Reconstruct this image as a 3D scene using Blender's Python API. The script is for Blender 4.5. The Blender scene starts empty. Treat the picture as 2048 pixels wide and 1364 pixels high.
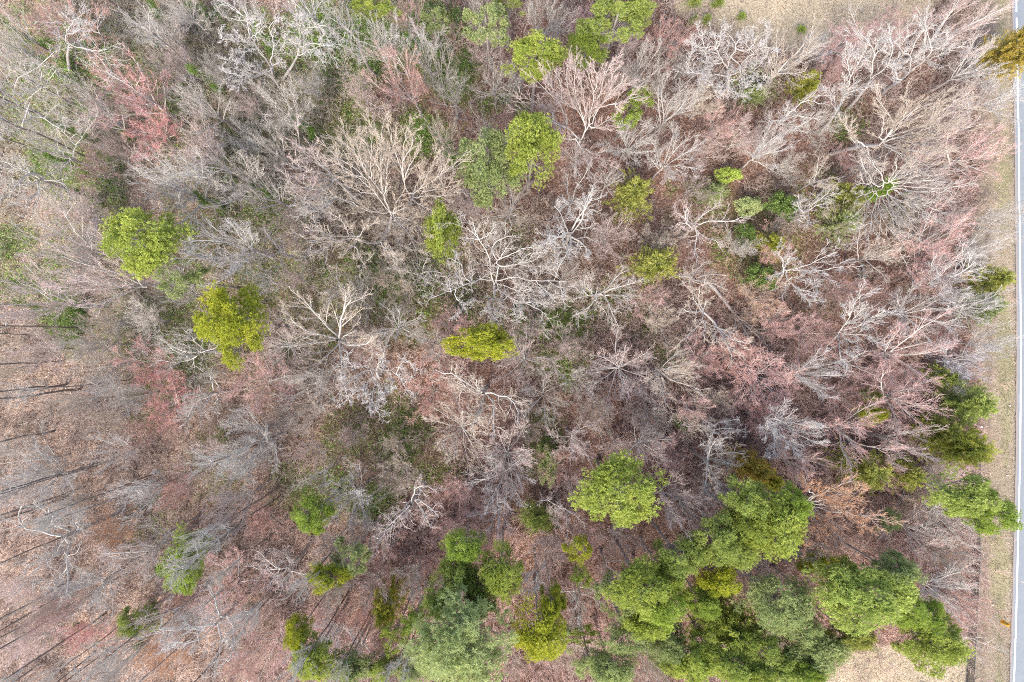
import bpy, math, random
import numpy as np

# ------------------------------------------------------------------ camera, world, sun, exposure
scene = bpy.context.scene
C = scene.collection
R = math.radians
CAMZ = 61.44
S = 0.045                      # metres per photo pixel (2048 wide) on the ground

cam_d = bpy.data.cameras.new("camera")
cam = bpy.data.objects.new("camera", cam_d)
C.objects.link(cam)
cam.location = (0, 0, CAMZ)
cam.rotation_euler = (0, 0, 0)
cam_d.sensor_width = 36.0
cam_d.lens = 24.0
cam_d.clip_start = 0.5
cam_d.clip_end = 4000
scene.camera = cam

SUN_EL, SUN_AZ = 50.0, 200.0   # azimuth clockwise from +y : light comes from the bottom, slightly left
w = bpy.data.worlds.new("World"); scene.world = w
w.use_nodes = True
wn = w.node_tree
bg = wn.nodes['Background']
sky = wn.nodes.new('ShaderNodeTexSky')
sky.sky_type = 'NISHITA'; sky.sun_disc = False
sky.sun_elevation = R(SUN_EL); sky.sun_rotation = R(SUN_AZ)
sky.air_density = 1.0; sky.dust_density = 3.0; sky.ozone_density = 1.0
wn.links.new(sky.outputs[0], bg.inputs[0])
bg.inputs[1].default_value = 0.15

sd = bpy.data.lights.new("sun", 'SUN')
sd.energy = 1.35; sd.angle = R(18); sd.color = (1.0, 0.95, 0.88)
sun = bpy.data.objects.new("sun", sd); C.objects.link(sun)
sun.rotation_euler = (R(90 - SUN_EL), 0, R(180 - SUN_AZ))
sun.location = (0, -30, 90)

scene.view_settings.view_transform = 'Standard'
scene.view_settings.look = 'None'
scene.view_settings.exposure = 1.72
scene.view_settings.gamma = 1.0
scene.render.engine = 'CYCLES'
scene.cycles.max_bounces = 5
scene.cycles.transparent_max_bounces = 4
scene.cycles.use_denoising = False
scene.cycles.filter_width = 1.0

# ------------------------------------------------------------------ helpers
def rng(seed): return np.random.default_rng(seed)

def lin(r, g, b):
    f = lambda c: (c/255.)/12.92 if c/255. <= .04045 else ((c/255.+.055)/1.055)**2.4
    return np.array([f(r), f(g), f(b)])

def un(px, py, z=0.0):
    """photo pixel (2048 wide) seen at height z -> world x, y"""
    k = S*(CAMZ - z)/CAMZ
    return (px-1024)*k, (682-py)*k

def mesh_np(name, V, F, attrs=None, cols=None, mat=None):
    """V (n,3), F list of int arrays (m,k) ; returns mesh"""
    me = bpy.data.meshes.new(name)
    V = np.ascontiguousarray(V, dtype=np.float32)
    me.vertices.add(len(V)); me.vertices.foreach_set('co', V.ravel())
    nl = sum(f.size for f in F); npoly = sum(len(f) for f in F)
    me.loops.add(nl)
    me.loops.foreach_set('vertex_index', np.concatenate([f.ravel() for f in F]).astype(np.int32))
    me.polygons.add(npoly)
    st = []; o = 0
    for f in F:
        st.append(o + np.arange(len(f))*f.shape[1]); o += f.size
    me.polygons.foreach_set('loop_start', np.concatenate(st).astype(np.int32))
    if attrs:
        for k, a in attrs.items():
            at = me.attributes.new(k, 'FLOAT', 'POINT')
            at.data.foreach_set('value', np.ascontiguousarray(a, dtype=np.float32))
    if cols is not None:
        at = me.attributes.new('col', 'FLOAT_COLOR', 'POINT')
        c4 = np.ones((len(V), 4), dtype=np.float32); c4[:, :3] = cols
        at.data.foreach_set('color', c4.ravel())
    me.update(calc_edges=True)
    if mat: me.materials.append(mat)
    return me

def link(name, me, parent=None, loc=None):
    o = bpy.data.objects.new(name, me); C.objects.link(o)
    if parent: o.parent = parent
    if loc is not None: o.location = loc
    return o

def tag(o, label=None, cat=None, group=None, kind=None):
    if label: o['label'] = label
    if cat: o['category'] = cat
    if group: o['group'] = group
    if kind: o['kind'] = kind
    return o

def norm(v): return v/np.maximum(np.linalg.norm(v, axis=-1, keepdims=True), 1e-9)

def tubes(P, Rr, sides, rg):
    N, K = P.shape[:2]
    T = norm(np.gradient(P, axis=1))
    ref = norm(rg.normal(size=(N, 1, 3)))
    U = norm(np.cross(T, np.broadcast_to(ref, T.shape)))
    W = np.cross(T, U)
    a = np.arange(sides)*2*np.pi/sides
    V = P[:, :, None, :] + Rr[:, :, None, None]*(np.cos(a)[None, None, :, None]*U[:, :, None, :] + np.sin(a)[None, None, :, None]*W[:, :, None, :])
    idx = np.arange(N*K*sides).reshape(N, K, sides)
    nx = np.roll(idx, -1, axis=2)
    F = np.stack([idx[:, :-1], nx[:, :-1], nx[:, 1:], idx[:, 1:]], axis=-1).reshape(-1, 4)
    return V.reshape(-1, 3), F

class Acc:
    def __init__(s): s.V = []; s.F = {}; s.A = []; s.n = 0; s.Cc = []
    def add(s, V, F, a=None, c=None):
        s.V.append(V); s.F.setdefault(F.shape[1], []).append(F+s.n); s.n += len(V)
        if a is not None: s.A.append(np.broadcast_to(a, (len(V),)).astype(np.float32))
        if c is not None: s.Cc.append(np.broadcast_to(c, (len(V), 3)).astype(np.float32))
    def mesh(s, name, mat, attr='lvl'):
        V = np.concatenate(s.V); F = [np.concatenate(f) for f in s.F.values()]
        return mesh_np(name, V, F, {attr: np.concatenate(s.A)} if s.A else None,
                       np.concatenate(s.Cc) if s.Cc else None, mat)

def grow(P, Rr, n, rg, f0=.2, f1=1.0, ang=(25, 45), ratio=.5, rr=.55, wig=.1, up=.1, K=4, fall=.5, flat=0.0, rmin=.003):
    """children polylines of parent polylines P (N,K,3), radii Rr (N,K)"""
    N, Kp = P.shape[:2]
    L = np.linalg.norm(np.diff(P, axis=1), axis=2).sum(1)
    pid = np.repeat(np.arange(N), n)
    M = len(pid)
    f = f0 + (f1-f0)*((np.tile(np.arange(n), N) + rg.uniform(0, 1, M))/n)
    t = np.clip(f, 0, .999)*(Kp-1); i = t.astype(int); q = (t-i)[:, None]
    A = P[pid, i]; B = P[pid, i+1]
    st = A*(1-q)+B*q
    tan = norm(B-A)
    rs = Rr[pid, i]*(1-q[:, 0]) + Rr[pid, i+1]*q[:, 0]
    rnd = norm(rg.normal(size=(M, 3))*np.array([1, 1, 1-flat]))
    side = norm(rnd - tan*(rnd*tan).sum(1, keepdims=True))
    a = np.radians(rg.uniform(ang[0], ang[1], M))[:, None]
    d = norm(tan*np.cos(a)+side*np.sin(a))
    ln = L[pid]*ratio*(1-fall*f)*rg.uniform(.65, 1.25, M)
    r0 = np.maximum(rs*rr, rmin)
    out = np.zeros((M, K, 3)); out[:, 0] = st
    cur = d
    for k in range(1, K):
        cur = norm(cur + rg.normal(size=(M, 3))*wig + np.array([0, 0, up]))
        out[:, k] = out[:, k-1] + cur*(ln/(K-1))[:, None]
    Rn = r0[:, None]*np.linspace(1, .35, K)[None, :]
    Rn = np.maximum(Rn, rmin*.5)
    return out, Rn

# ------------------------------------------------------------------ materials
def newmat(name):
    m = bpy.data.materials.new(name); m.use_nodes = True
    nt = m.node_tree
    for n in list(nt.nodes): nt.nodes.remove(n)
    return m, nt
def nd(nt, t, **kw):
    n = nt.nodes.new(t)
    for k, v in kw.items(): setattr(n, k, v)
    return n
def mixc(nt, fac, a, b, blend='MIX'):
    n = nt.nodes.new('ShaderNodeMix'); n.data_type = 'RGBA'; n.blend_type = blend
    for sock, v in ((n.inputs[0], fac), (n.inputs[6], a), (n.inputs[7], b)):
        if isinstance(v, (int, float)): sock.default_value = v
        elif isinstance(v, (tuple, list, np.ndarray)): sock.default_value = (*[float(x) for x in v[:3]], 1)
        else: nt.links.new(v, sock)
    return n.outputs[2]
def math_(nt, op, a, b=0.0, clamp=False):
    n = nt.nodes.new('ShaderNodeMath'); n.operation = op; n.use_clamp = clamp
    for s_, v in ((n.inputs[0], a), (n.inputs[1], b)):
        if isinstance(v, (int, float)): s_.default_value = v
        else: nt.links.new(v, s_)
    return n.outputs[0]
def noise(nt, scale, detail=4, vec=None, rough=.6):
    n = nt.nodes.new('ShaderNodeTexNoise'); n.inputs['Scale'].default_value = scale
    n.inputs['Detail'].default_value = detail; n.inputs['Roughness'].default_value = rough
    if vec: nt.links.new(vec, n.inputs['Vector'])
    return n.outputs[0]
def finish(nt, col, rough=.8, trans=None, spec=.3):
    p = nt.nodes.new('ShaderNodeBsdfPrincipled'); o = nt.nodes.new('ShaderNodeOutputMaterial')
    if isinstance(col, (tuple, list, np.ndarray)): p.inputs['Base Color'].default_value = (*[float(x) for x in col[:3]], 1)
    else: nt.links.new(col, p.inputs['Base Color'])
    p.inputs['Roughness'].default_value = rough
    p.inputs['Specular IOR Level'].default_value = spec
    if trans:
        t = nt.nodes.new('ShaderNodeBsdfTranslucent'); nt.links.new(col, t.inputs[0])
        m = nt.nodes.new('ShaderNodeMixShader'); m.inputs[0].default_value = trans
        nt.links.new(p.outputs[0], m.inputs[1]); nt.links.new(t.outputs[0], m.inputs[2])
        nt.links.new(m.outputs[0], o.inputs[0])
    else: nt.links.new(p.outputs[0], o.inputs[0])
    return p

# bark / twigs: limbs pale grey, twig tips take the tree's own colour (object colour)
M_bark, nt = newmat('bare_wood')
oi = nd(nt, 'ShaderNodeObjectInfo'); at = nd(nt, 'ShaderNodeAttribute', attribute_name='lvl')
tc = nd(nt, 'ShaderNodeTexCoord')
limb = mixc(nt, noise(nt, 3.0, 3, tc.outputs['Object']), lin(176, 169, 160), lin(222, 217, 208))
limb = mixc(nt, oi.outputs['Alpha'], lin(120, 105, 95), limb)
cc = mixc(nt, at.outputs['Fac'], limb, oi.outputs['Color'])
finish(nt, cc, .8, spec=.2)

M_trunk, nt = newmat('trunk_bark')
oi = nd(nt, 'ShaderNodeObjectInfo'); tc = nd(nt, 'ShaderNodeTexCoord')
a = mixc(nt, noise(nt, 2.5, 5, tc.outputs['Object']), lin(88, 76, 70), lin(150, 138, 128))
b = mixc(nt, noise(nt, 2.0, 4, tc.outputs['Object']), lin(172, 164, 158), lin(220, 214, 208))
cc = mixc(nt, oi.outputs['Alpha'], a, b)
finish(nt, cc, .9, spec=.2)

def foliage_mat(name, rough=.6, trans=.3):
    m, nt = newmat(name)
    oi = nd(nt, 'ShaderNodeObjectInfo'); at = nd(nt, 'ShaderNodeAttribute', attribute_name='lvl')
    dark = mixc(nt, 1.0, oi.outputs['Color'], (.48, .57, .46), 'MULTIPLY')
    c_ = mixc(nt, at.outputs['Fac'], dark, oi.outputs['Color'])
    finish(nt, c_, rough, trans, spec=.3)
    return m
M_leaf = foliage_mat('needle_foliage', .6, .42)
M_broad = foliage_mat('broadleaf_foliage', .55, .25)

def vcol_mat(name, rough=.85, trans=None):
    m, nt = newmat(name)
    at = nd(nt, 'ShaderNodeAttribute', attribute_name='col')
    finish(nt, at.outputs['Color'], rough, trans, spec=.2)
    return m
M_litter = vcol_mat('dry_leaves'); M_ivy = vcol_mat('green_leaves', .5, .25)
M_twig = vcol_mat('brush_twigs'); M_grass = vcol_mat('grass_blades', .8, .2)

# ------------------------------------------------------------------ ground masks (world space)
_g = rng(5)
_K = [(_g.normal(size=2)*s, _g.uniform(0, 6.28), a) for s, a in ((.12, 1), (.12, 1), (.3, .7), (.3, .7), (.8, .5), (.8, .5), (1.9, .4), (2.1, .4), (4., .25), (4.5, .25))]
def nz(x, y, o=0.0):
    s = 0
    for (k, ph, a) in _K: s = s + a*np.sin(k[0]*(x+o*13.7)+k[1]*(y-o*7.1)+ph+o)
    return s/2.2
def sstep(a, b, v): t = np.clip((v-a)/(b-a), 0, 1); return t*t*(3-2*t)

ROADP = np.array([(0, 2026.5), (250, 2031), (500, 2034), (700, 2036), (900, 2034.5), (1050, 2031), (1250, 2026), (1364, 2022)], float)
def road_edge(y):            # world x of the asphalt's left edge at world y
    py = 682 - np.asarray(y)/S
    px = np.interp(py, ROADP[:, 0], ROADP[:, 1])
    px = px + np.where(py < 0, py*.018, 0) - np.where(py > 1364, (py-1364)*.035, 0)
    return (px-1024)*S
FIELD = np.array([(1335, -400), (1338, 0), (1352, 30), (1400, 52), (1500, 72), (1600, 92), (1700, 84), (1790, 62), (1850, 30), (1890, 0), (1900, -400)], float)
def poly_top(px, py):        # >0 inside the dry field at the top
    x = np.array([1335, 1352, 1400, 1500, 1600, 1700, 1790, 1850, 1895]); y = np.array([-30, 25, 52, 76, 96, 88, 66, 34, -10])
    return np.where((px > 1325) & (px < 1900), np.interp(px, x, y)-py, -50)
def poly_bot(px, py):
    x = np.array([1600, 1660, 1700, 1760, 1820, 1880, 1925, 1940, 1945]); y = np.array([1400, 1345, 1308, 1288, 1296, 1310, 1270, 1240, 1220])
    return np.where((px > 1590) & (px < 1950), py-np.interp(px, x, y), -50)
GREEN = [(430,330,120,80,.5),(180,480,110,60,.5),(540,700,90,60,.45),(900,600,110,60,.5),(1010,480,60,40,.4),(60,90,80,60,.6),(1500,440,110,50,.4),(1640,350,60,40,.3),(850,950,80,50,.5),(600,120,190,100,.6),(300,100,190,90,.5),(90,200,120,120,.55),(480,480,150,120,.45),(750,560,150,70,.6),(350,650,150,90,.5),(130,110,110,60,1),(60,260,70,50,.6),(330,180,120,70,.7),(150,335,120,55,1),(190,395,70,40,.7),(560,250,110,60,.6),(640,60,90,70,.9),(730,90,110,100,1),
 (850,70,70,80,1),(895,150,60,60,1),(700,270,90,45,.9),(850,265,55,50,1),(1000,210,50,25,.7),(470,40,90,35,.6),(540,430,80,60,.6),(560,540,80,55,.7),(790,570,100,55,.8),
 (880,520,60,50,.7),(730,600,90,50,.6),(830,640,60,50,.6),(1110,645,90,45,1),(1130,720,60,45,.8),(1200,610,80,40,.6),(1285,640,30,50,.6),(130,640,50,50,1),(330,620,80,60,.7),(380,700,80,70,.6),
 (720,880,120,75,.5),(800,900,60,80,.8),(760,990,50,50,.8),(650,970,80,60,.7),(1090,880,35,60,.8),(1500,500,70,60,.5),(30,480,50,45,.8),(60,560,80,40,.6),(320,800,60,50,.5),
 (1420,380,60,30,.5),(1540,420,80,60,.5),(1690,260,40,40,.5),(1500,180,60,35,.6),(1340,720,40,40,.5),(1070,1035,35,30,.8),(1600,420,50,80,.4),(430,930,60,60,.5),(290,1050,60,60,.35),
 (660,200,70,60,.7),(460,260,70,40,.6),(1790,430,80,50,.35),(1640,600,40,30,.2),(210,30,60,30,.5),(380,60,80,50,.5),(620,640,60,60,.5),(560,620,60,30,.5)]
def masks(x, y):
    px = 1024+x/S; py = 682-y/S
    n = nz(x, y); n2 = nz(x*2.3, y*2.3, 1.0)
    field = sstep(-6, 10, poly_top(px, py)+n*9+n2*5)
    clear = sstep(-8, 14, poly_bot(px, py)+n*10+n2*6)
    d = road_edge(y)-x
    wide = sstep(860, 960, py)
    verge = sstep(4.1+.1*wide, 2.7+.9*wide, d+n*(.45-.3*wide)+n2*.3)
    vg = sstep(.0, .3, .5-abs(d-1.1)+n2*.45)*.55      # greener band by the road
    g = np.zeros_like(x)
    for (cx, cy, rx, ry, s) in GREEN:
        e = 1-np.sqrt(((px-cx)/rx)**2+((py-cy)/ry)**2)
        g = np.maximum(g, s*sstep(-.45, .5, e+n*.22+n2*.3))
    green = g*(1-np.maximum(verge, np.maximum(field, clear)))
    red = sstep(250, 900, px+n*90)*sstep(0, 500, py+400+n*60)
    return field, clear, verge, vg, green, red

# ------------------------------------------------------------------ ground
def axis(lo, hi, st):
    m = np.arange(lo, hi+1e-6, st)
    return np.concatenate([[-1500, -700, -350, -200, -130, -90], m, [90, 130, 200, 350, 700, 1500]])
gx = axis(-62, 62, .3); gy = axis(-44, 44, .3)
X, Y = np.meshgrid(gx, gy)
field, clear, verge, vg, green, red = masks(X, Y)
open_ = np.maximum(field, np.maximum(clear, verge))
near = (np.abs(X) < 62) & (np.abs(Y) < 44)
Z = np.where(near, (nz(X*1.2, Y*1.2, 3)*.10)*(1-open_), 0) - .04 - .10*np.exp(-((road_edge(Y)-X-2.3)/.5)**2)
# keep the ground below the road sheet
Z = np.where(road_edge(Y)-X < .25, -.12, Z)
c_lt = lin(158, 140, 128)[None, None]; c_rd = lin(126, 104, 94)[None, None]
c_f = lin(176, 162, 140); c_v = lin(142, 130, 114); c_vg = lin(134, 130, 96); c_g = lin(88, 108, 54)
base = c_lt*(1-red[..., None])+c_rd*red[..., None]
v1 = (nz(X*3, Y*3, 2)*.5+.5)[..., None]
base = base*(.82+.32*v1)
base = base*(1-green[..., None]*.85)+c_g*green[..., None]*.85
o1 = field[..., None]; base = base*(1-o1)+c_f*(.9+.2*v1)*o1
o1 = clear[..., None]; base = base*(1-o1)+c_f*.95*(.9+.2*v1)*o1
vc = c_v*(1-vg[..., None])+c_vg*vg[..., None]
ditch = np.exp(-((road_edge(Y)-X-2.5)/.28)**2)[..., None]*.45
vc = vc*(1-ditch)+lin(110, 88, 76)*ditch
o1 = verge[..., None]; base = base*(1-o1)+vc*(.9+.2*v1)*o1
ny, nx = X.shape
idx = np.arange(nx*ny).reshape(ny, nx)
F = np.stack([idx[:-1, :-1], idx[:-1, 1:], idx[1:, 1:], idx[1:, :-1]], -1).reshape(-1, 4)
M_ground, nt = newmat('forest_floor')
at = nd(nt, 'ShaderNodeAttribute', attribute_name='col'); tc = nd(nt, 'ShaderNodeTexCoord')
at2 = nd(nt, 'ShaderNodeAttribute', attribute_name='open')
vo = nd(nt, 'ShaderNodeTexVoronoi'); vo.inputs['Scale'].default_value = 9.0
nt.links.new(tc.outputs['Object'], vo.inputs['Vector'])
sep = nd(nt, 'ShaderNodeSeparateColor'); nt.links.new(vo.outputs['Color'], sep.inputs[0])
rmp = nd(nt, 'ShaderNodeValToRGB'); nt.links.new(sep.outputs[0], rmp.inputs[0])
rmp.color_ramp.elements[0].color = (.38, .32, .30, 1); rmp.color_ramp.elements[1].color = (1.35, 1.30, 1.22, 1)
for p_, c_ in ((.35, (.7, .62, .56, 1)), (.7, (1.05, .98, .9, 1))):
    e = rmp.color_ramp.elements.new(p_); e.color = c_
litter = mixc(nt, 1.0, at.outputs['Color'], rmp.outputs[0], 'MULTIPLY')
fine = noise(nt, 22, 5, tc.outputs['Object'], .7)
gr = mixc(nt, fine, (.55, .52, .48), (1.4, 1.4, 1.35))
gcol = mixc(nt, 1.0, at.outputs['Color'], gr, 'MULTIPLY')
cc = mixc(nt, at2.outputs['Fac'], litter, gcol)
p = finish(nt, cc, .95, spec=.1)
bmp = nd(nt, 'ShaderNodeBump'); bmp.inputs['Strength'].default_value = .7; bmp.inputs['Distance'].default_value = .06
nt.links.new(vo.outputs['Distance'], bmp.inputs['Height']); nt.links.new(bmp.outputs[0], p.inputs['Normal'])
g_me = mesh_np('ground', np.stack([X, Y, Z], -1).reshape(-1, 3), [F], {'open': open_.ravel()}, base.reshape(-1, 3), M_ground)
tag(link('ground', g_me), kind='structure')

# ------------------------------------------------------------------ road with worn markings
ys = np.concatenate([[-1400, -700, -300, -120], np.arange(-60, 60.1, 1.0), [120, 300, 700, 1400]])
re_ = road_edge(np.clip(ys, -80, 80))
def strip(o0, o1, z, ys=ys, xs=re_, jag=0, seed=1):
    rg = rng(seed)
    a = np.stack([xs+o0+rg.normal(size=len(xs))*jag, ys, np.full(len(ys), z)], -1); b = np.stack([xs+o1, ys, np.full(len(ys), z)], -1)
    V = np.concatenate([a, b]); n = len(ys); i = np.arange(n-1)
    return V, np.stack([i, i+n, i+n+1, i+1], -1)
M_road, nt = newmat('asphalt')
tc = nd(nt, 'ShaderNodeTexCoord')
a = mixc(nt, noise(nt, 1.2, 6, tc.outputs['Object'], .7), lin(98, 103, 106), lin(122, 127, 130))
vo = nd(nt, 'ShaderNodeTexVoronoi'); vo.inputs['Scale'].default_value = 30
nt.links.new(tc.outputs['Object'], vo.inputs['Vector'])
s_ = nd(nt, 'ShaderNodeSeparateColor'); nt.links.new(vo.outputs['Color'], s_.inputs[0])
a = mixc(nt, math_(nt, 'MULTIPLY', s_.outputs[0], .35), a, lin(150, 153, 154))
finish(nt, a, .85, spec=.2)
A = Acc(); V, F = strip(0, 7.2, 0.0, jag=.015); A.add(V, F)
# broken asphalt lip down to the verge
n = len(ys); rgj = rng(8)
lip = np.concatenate([V[:n], V[:n]+np.array([-.12, 0, -.10])]); i = np.arange(n-1)
A.add(lip, np.stack([i+n, i, i+1, i+n+1], -1))
road = link('road', A.mesh('road', M_road)); tag(road, kind='structure')
M_shoulder, nt = newmat('gritty_shoulder'); tc = nd(nt, 'ShaderNodeTexCoord')
a = mixc(nt, noise(nt, 14, 5, tc.outputs['Object'], .7), lin(110, 98, 92), lin(156, 146, 138))
finish(nt, a, .95, spec=.1)
V, F = strip(-.13, .03, .004, jag=.02, seed=3)
# shoulder kept as real painted-surface-free grit strip
A = Acc(); A.add(V, F); sh = link('road_shoulder', A.mesh('road_shoulder', M_shoulder)); tag(sh, kind='structure')
M_paint, nt = newmat('road_paint'); tc = nd(nt, 'ShaderNodeTexCoord')
a = mixc(nt, noise(nt, 8, 5, tc.outputs['Object'], .7), lin(205, 207, 210), lin(232, 232, 232))
finish(nt, a, .7)
M_yellow, nt = newmat('yellow_road_paint'); finish(nt, lin(220, 170, 40), .7)
A = Acc()
yy = np.arange(-60, 60.1, .5)
segs = [(-60, 29.1), (29.6, 60)]
for (a0, a1) in segs:
    y_ = np.linspace(a0, a1, int((a1-a0)*2)); V, F = strip(.20, .335, .004, y_, road_edge(y_), jag=.006, seed=11)
    A.add(V, F)
tag(link('road_edge_line', A.mesh('road_edge_line', M_paint)), kind='structure')
A = Acc()
for o0 in (3.45, 3.70):
    V, F = strip(o0, o0+.12, .004, yy, road_edge(yy)); A.add(V, F)
tag(link('road_centre_line', A.mesh('road_centre_line', M_yellow)), kind='structure')

# ------------------------------------------------------------------ scatter: dry leaves, ivy, grass, brush (nobody could count these)
def quads(P, size, rg, tilt=.5, asp=.7):
    N = len(P)
    nrm = norm(np.stack([rg.normal(size=N)*tilt, rg.normal(size=N)*tilt, np.ones(N)], -1))
    t = norm(np.cross(nrm, norm(rg.normal(size=(N, 3))))); b = np.cross(nrm, t)
    s = size[:, None]
    V = np.stack([P-t*s*.5, P-b*s*.5*asp+nrm*s*.08, P+t*s*.5, P+b*s*.5*asp+nrm*s*.08], 1).reshape(-1, 3)
    F = np.arange(N*4).reshape(N, 4)
    return V, F
def scatter(n, rg, lo=(-50, -34), hi=(46, 34)):
    return rg.uniform(lo[0], hi[0], n), rg.uniform(lo[1], hi[1], n)
def gz(x, y):
    f, c_, v, _, _, _ = masks(x, y)
    return nz(x*1.2, y*1.2, 3)*.10*(1-np.maximum(f, np.maximum(c_, v)))-.04

rg = rng(21)
x, y = scatter(260000, rg)
f_, c_, v_, vg_, g_, r_ = masks(x, y)
keep = (rg.uniform(size=len(x)) > np.maximum(np.maximum(f_, c_), v_)*.985) & (rg.uniform(size=len(x)) > g_*.65) & (road_edge(y)-x > .2)
x, y, r_ = x[keep], y[keep], r_[keep]
P = np.stack([x, y, gz(x, y)+rg.uniform(.005, .06, len(x))], -1)
V, F = quads(P, rg.uniform(.07, .15, len(x)), rg, .45)
palL = np.array([lin(194, 176, 160), lin(178, 152, 134), lin(158, 132, 116), lin(108, 90, 82), lin(142, 114, 100), lin(220, 206, 192)])
palR = np.array([lin(150, 112, 94), lin(130, 90, 76), lin(104, 76, 68), lin(170, 134, 114), lin(88, 68, 62), lin(190, 162, 144)])
ci = rg.integers(0, 6, len(x)); pick = (rg.uniform(size=len(x)) < r_)[:, None]
col = np.where(pick, palR[ci], palL[ci])*rg.uniform(.8, 1.1, (len(x), 1))
tag(link('leaf_litter', mesh_np('leaf_litter', V, [F], None, np.repeat(col, 4, 0), M_litter)), 'dry brown and tan fallen leaves covering the woodland floor', 'fallen leaves', kind='stuff')

rg = rng(22)
x, y = scatter(800000, rg)
_, _, _, _, g_, _ = masks(x, y)
cl = nz(x*2.2, y*2.2, 5)*.5+.5
keep = rg.uniform(size=len(x)) < g_*np.clip(cl*1.6-.05, .08, 1)
x, y, cl = x[keep], y[keep], cl[keep]
P = np.stack([x, y, gz(x, y)+rg.uniform(.03, .15, len(x))+rg.uniform(0, 1.5, len(x))*np.clip(cl, 0, 1)], -1)
V, F = quads(P, rg.uniform(.08, .16, len(x)), rg, .7, .9)
pal = np.array([lin(118, 152, 64), lin(96, 130, 56), lin(138, 164, 76), lin(78, 106, 54), lin(150, 164, 90), lin(112, 136, 70)])
col = pal[rg.integers(0, 6, len(x))]*rg.uniform(.75, 1.15, (len(x), 1))
tag(link('ivy_ground_cover', mesh_np('ivy_ground_cover', V, [F], None, np.repeat(col, 4, 0), M_ivy)), 'green ivy and low evergreen vines carpeting patches of floor', 'ground cover', kind='stuff')

rg = rng(23)
x, y = scatter(900000, rg, (12, -34), (46, 34))
f_, c_, v_, vg_, g_, r_ = masks(x, y)
keep = (rg.uniform(size=len(x)) < np.maximum(f_, np.maximum(c_, v_))*.8) & (road_edge(y)-x > .14) & ((f_+c_ > .3) | (rg.uniform(size=len(x)) > .35))
x, y, vg_, f_, c_ = x[keep], y[keep], vg_[keep], f_[keep], c_[keep]
N = len(x); print('grass', N)
P = np.stack([x, y, gz(x, y)-.02-.10*np.exp(-((road_edge(y)-x-2.3)/.5)**2)*(f_ < .5)], -1)
d = norm(np.stack([rg.normal(size=N), rg.normal(size=N), rg.uniform(.3, 1.2, N)], -1)); hgt = rg.uniform(.08, .26, N)[:, None]
s_ = norm(np.cross(d, rg.normal(size=(N, 3))))*.017
V = np.stack([P-s_, P+s_, P+d*hgt], 1).reshape(-1, 3)
pd = np.array([lin(186, 172, 146), lin(164, 148, 124), lin(204, 192, 168), lin(134, 118, 100)]); pg = np.array([lin(112, 122, 72), lin(128, 134, 88), lin(94, 106, 60), lin(162, 154, 118)])
gp = (rg.uniform(size=N) < vg_*(f_ < .3)*(c_ < .3)+.03)[:, None]; ii = rg.integers(0, 4, N)
col = np.where(gp, pg[ii], pd[ii])*rg.uniform(.7, 1.15, (N, 1))*(1+.22*nz(x*3.1, y*3.1, 8))[:, None]
tag(link('dry_grass', mesh_np('dry_grass', V, [np.arange(N*3).reshape(N, 3)], None, np.repeat(col, 3, 0), M_grass)), 'pale dry winter grass of the clearings and road verge', 'grass', kind='stuff')

# low brush: multi-stemmed saplings and vine twigs, too many to count
LEAFY = [(30,420,130,60),(60,800,140,120),(120,900,170,100),(160,1000,170,80),(300,930,120,60),(150,740,70,60)]
rg = rng(24)
n0 = 52000
x, y = scatter(n0, rg)
f_, c_, v_, vg_, g_, r_ = masks(x, y)
px = 1024+x/S; py = 682-y/S
dens = .52+.55*nz(x*1.1, y*1.1, 7)
dens = dens*np.where(px < 420, np.where(py > 380, .7, .9), 1.0)
dens = dens*(1-.78*g_)*(1-np.maximum(f_, c_))*(1-.93*v_)
keep = (rg.uniform(size=n0) < np.clip(dens, .04, 1)) & (road_edge(y)-x > 1.2)
x, y = x[keep], y[keep]; n1 = len(x); print('brush', n1)
P0 = np.stack([x, y, gz(x, y)], -1)
def cones(b, d, L, r, rg):
    s1 = norm(np.cross(d, rg.normal(size=d.shape))); s2 = np.cross(d, s1)
    V = np.stack([b+s1*r, b-s1*r*.5+s2*r*.87, b-s1*r*.5-s2*r*.87, b+d*L], 1).reshape(-1, 3)
    i = np.arange(len(b))[:, None]*4
    F = np.concatenate([i+np.array([[0, 1, 3]]), i+np.array([[1, 2, 3]]), i+np.array([[2, 0, 3]])])
    return V, F
zone = nz(px[keep]*S*.5, py[keep]*S*.5, 9); pp = px[keep]; qq = py[keep]
warm = np.clip(sstep(300, 1200, pp+zone*250)*.5+.15+.5*sstep(500, 1000, qq), 0, 1)[:, None]
cl_c = (lin(178, 172, 152)[None]*(1-warm)+lin(200, 170, 158)[None]*warm)*rg.uniform(.55, 1.1, (n1, 1))
A = Acc(); ns = 3; nt_ = 5
st = np.repeat(P0, ns, 0)+rg.normal(size=(n1*ns, 3))*np.array([.06, .06, 0]); M_ = len(st)
dr = norm(np.stack([rg.normal(size=M_)*.45, rg.normal(size=M_)*.45, np.ones(M_)], -1)); ln = rg.uniform(.6, 2.5, M_)[:, None]
V, F = cones(st, dr, ln, .012+.006*ln, rg); A.add(V, F, c=np.repeat(np.repeat(cl_c*.85, ns, 0), 4, 0))
pid = np.repeat(np.arange(M_), nt_); t = rg.uniform(.25, .98, len(pid))[:, None]
b = st[pid]+dr[pid]*ln[pid]*t; d2 = norm(dr[pid]+rg.normal(size=(len(pid), 3))*.75); L2 = rg.uniform(.3, .95, (len(pid), 1))*(1.1-.4*t)
V, F = cones(b, d2, L2*1.15, .017, rg); A.add(V, F, c=np.repeat(np.repeat(cl_c, ns*nt_, 0), 4, 0))
tag(link('brush', A.mesh('brush', M_twig)), 'leafless brush of fine pinkish grey twigs filling the understorey', 'brush', kind='stuff')

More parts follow.
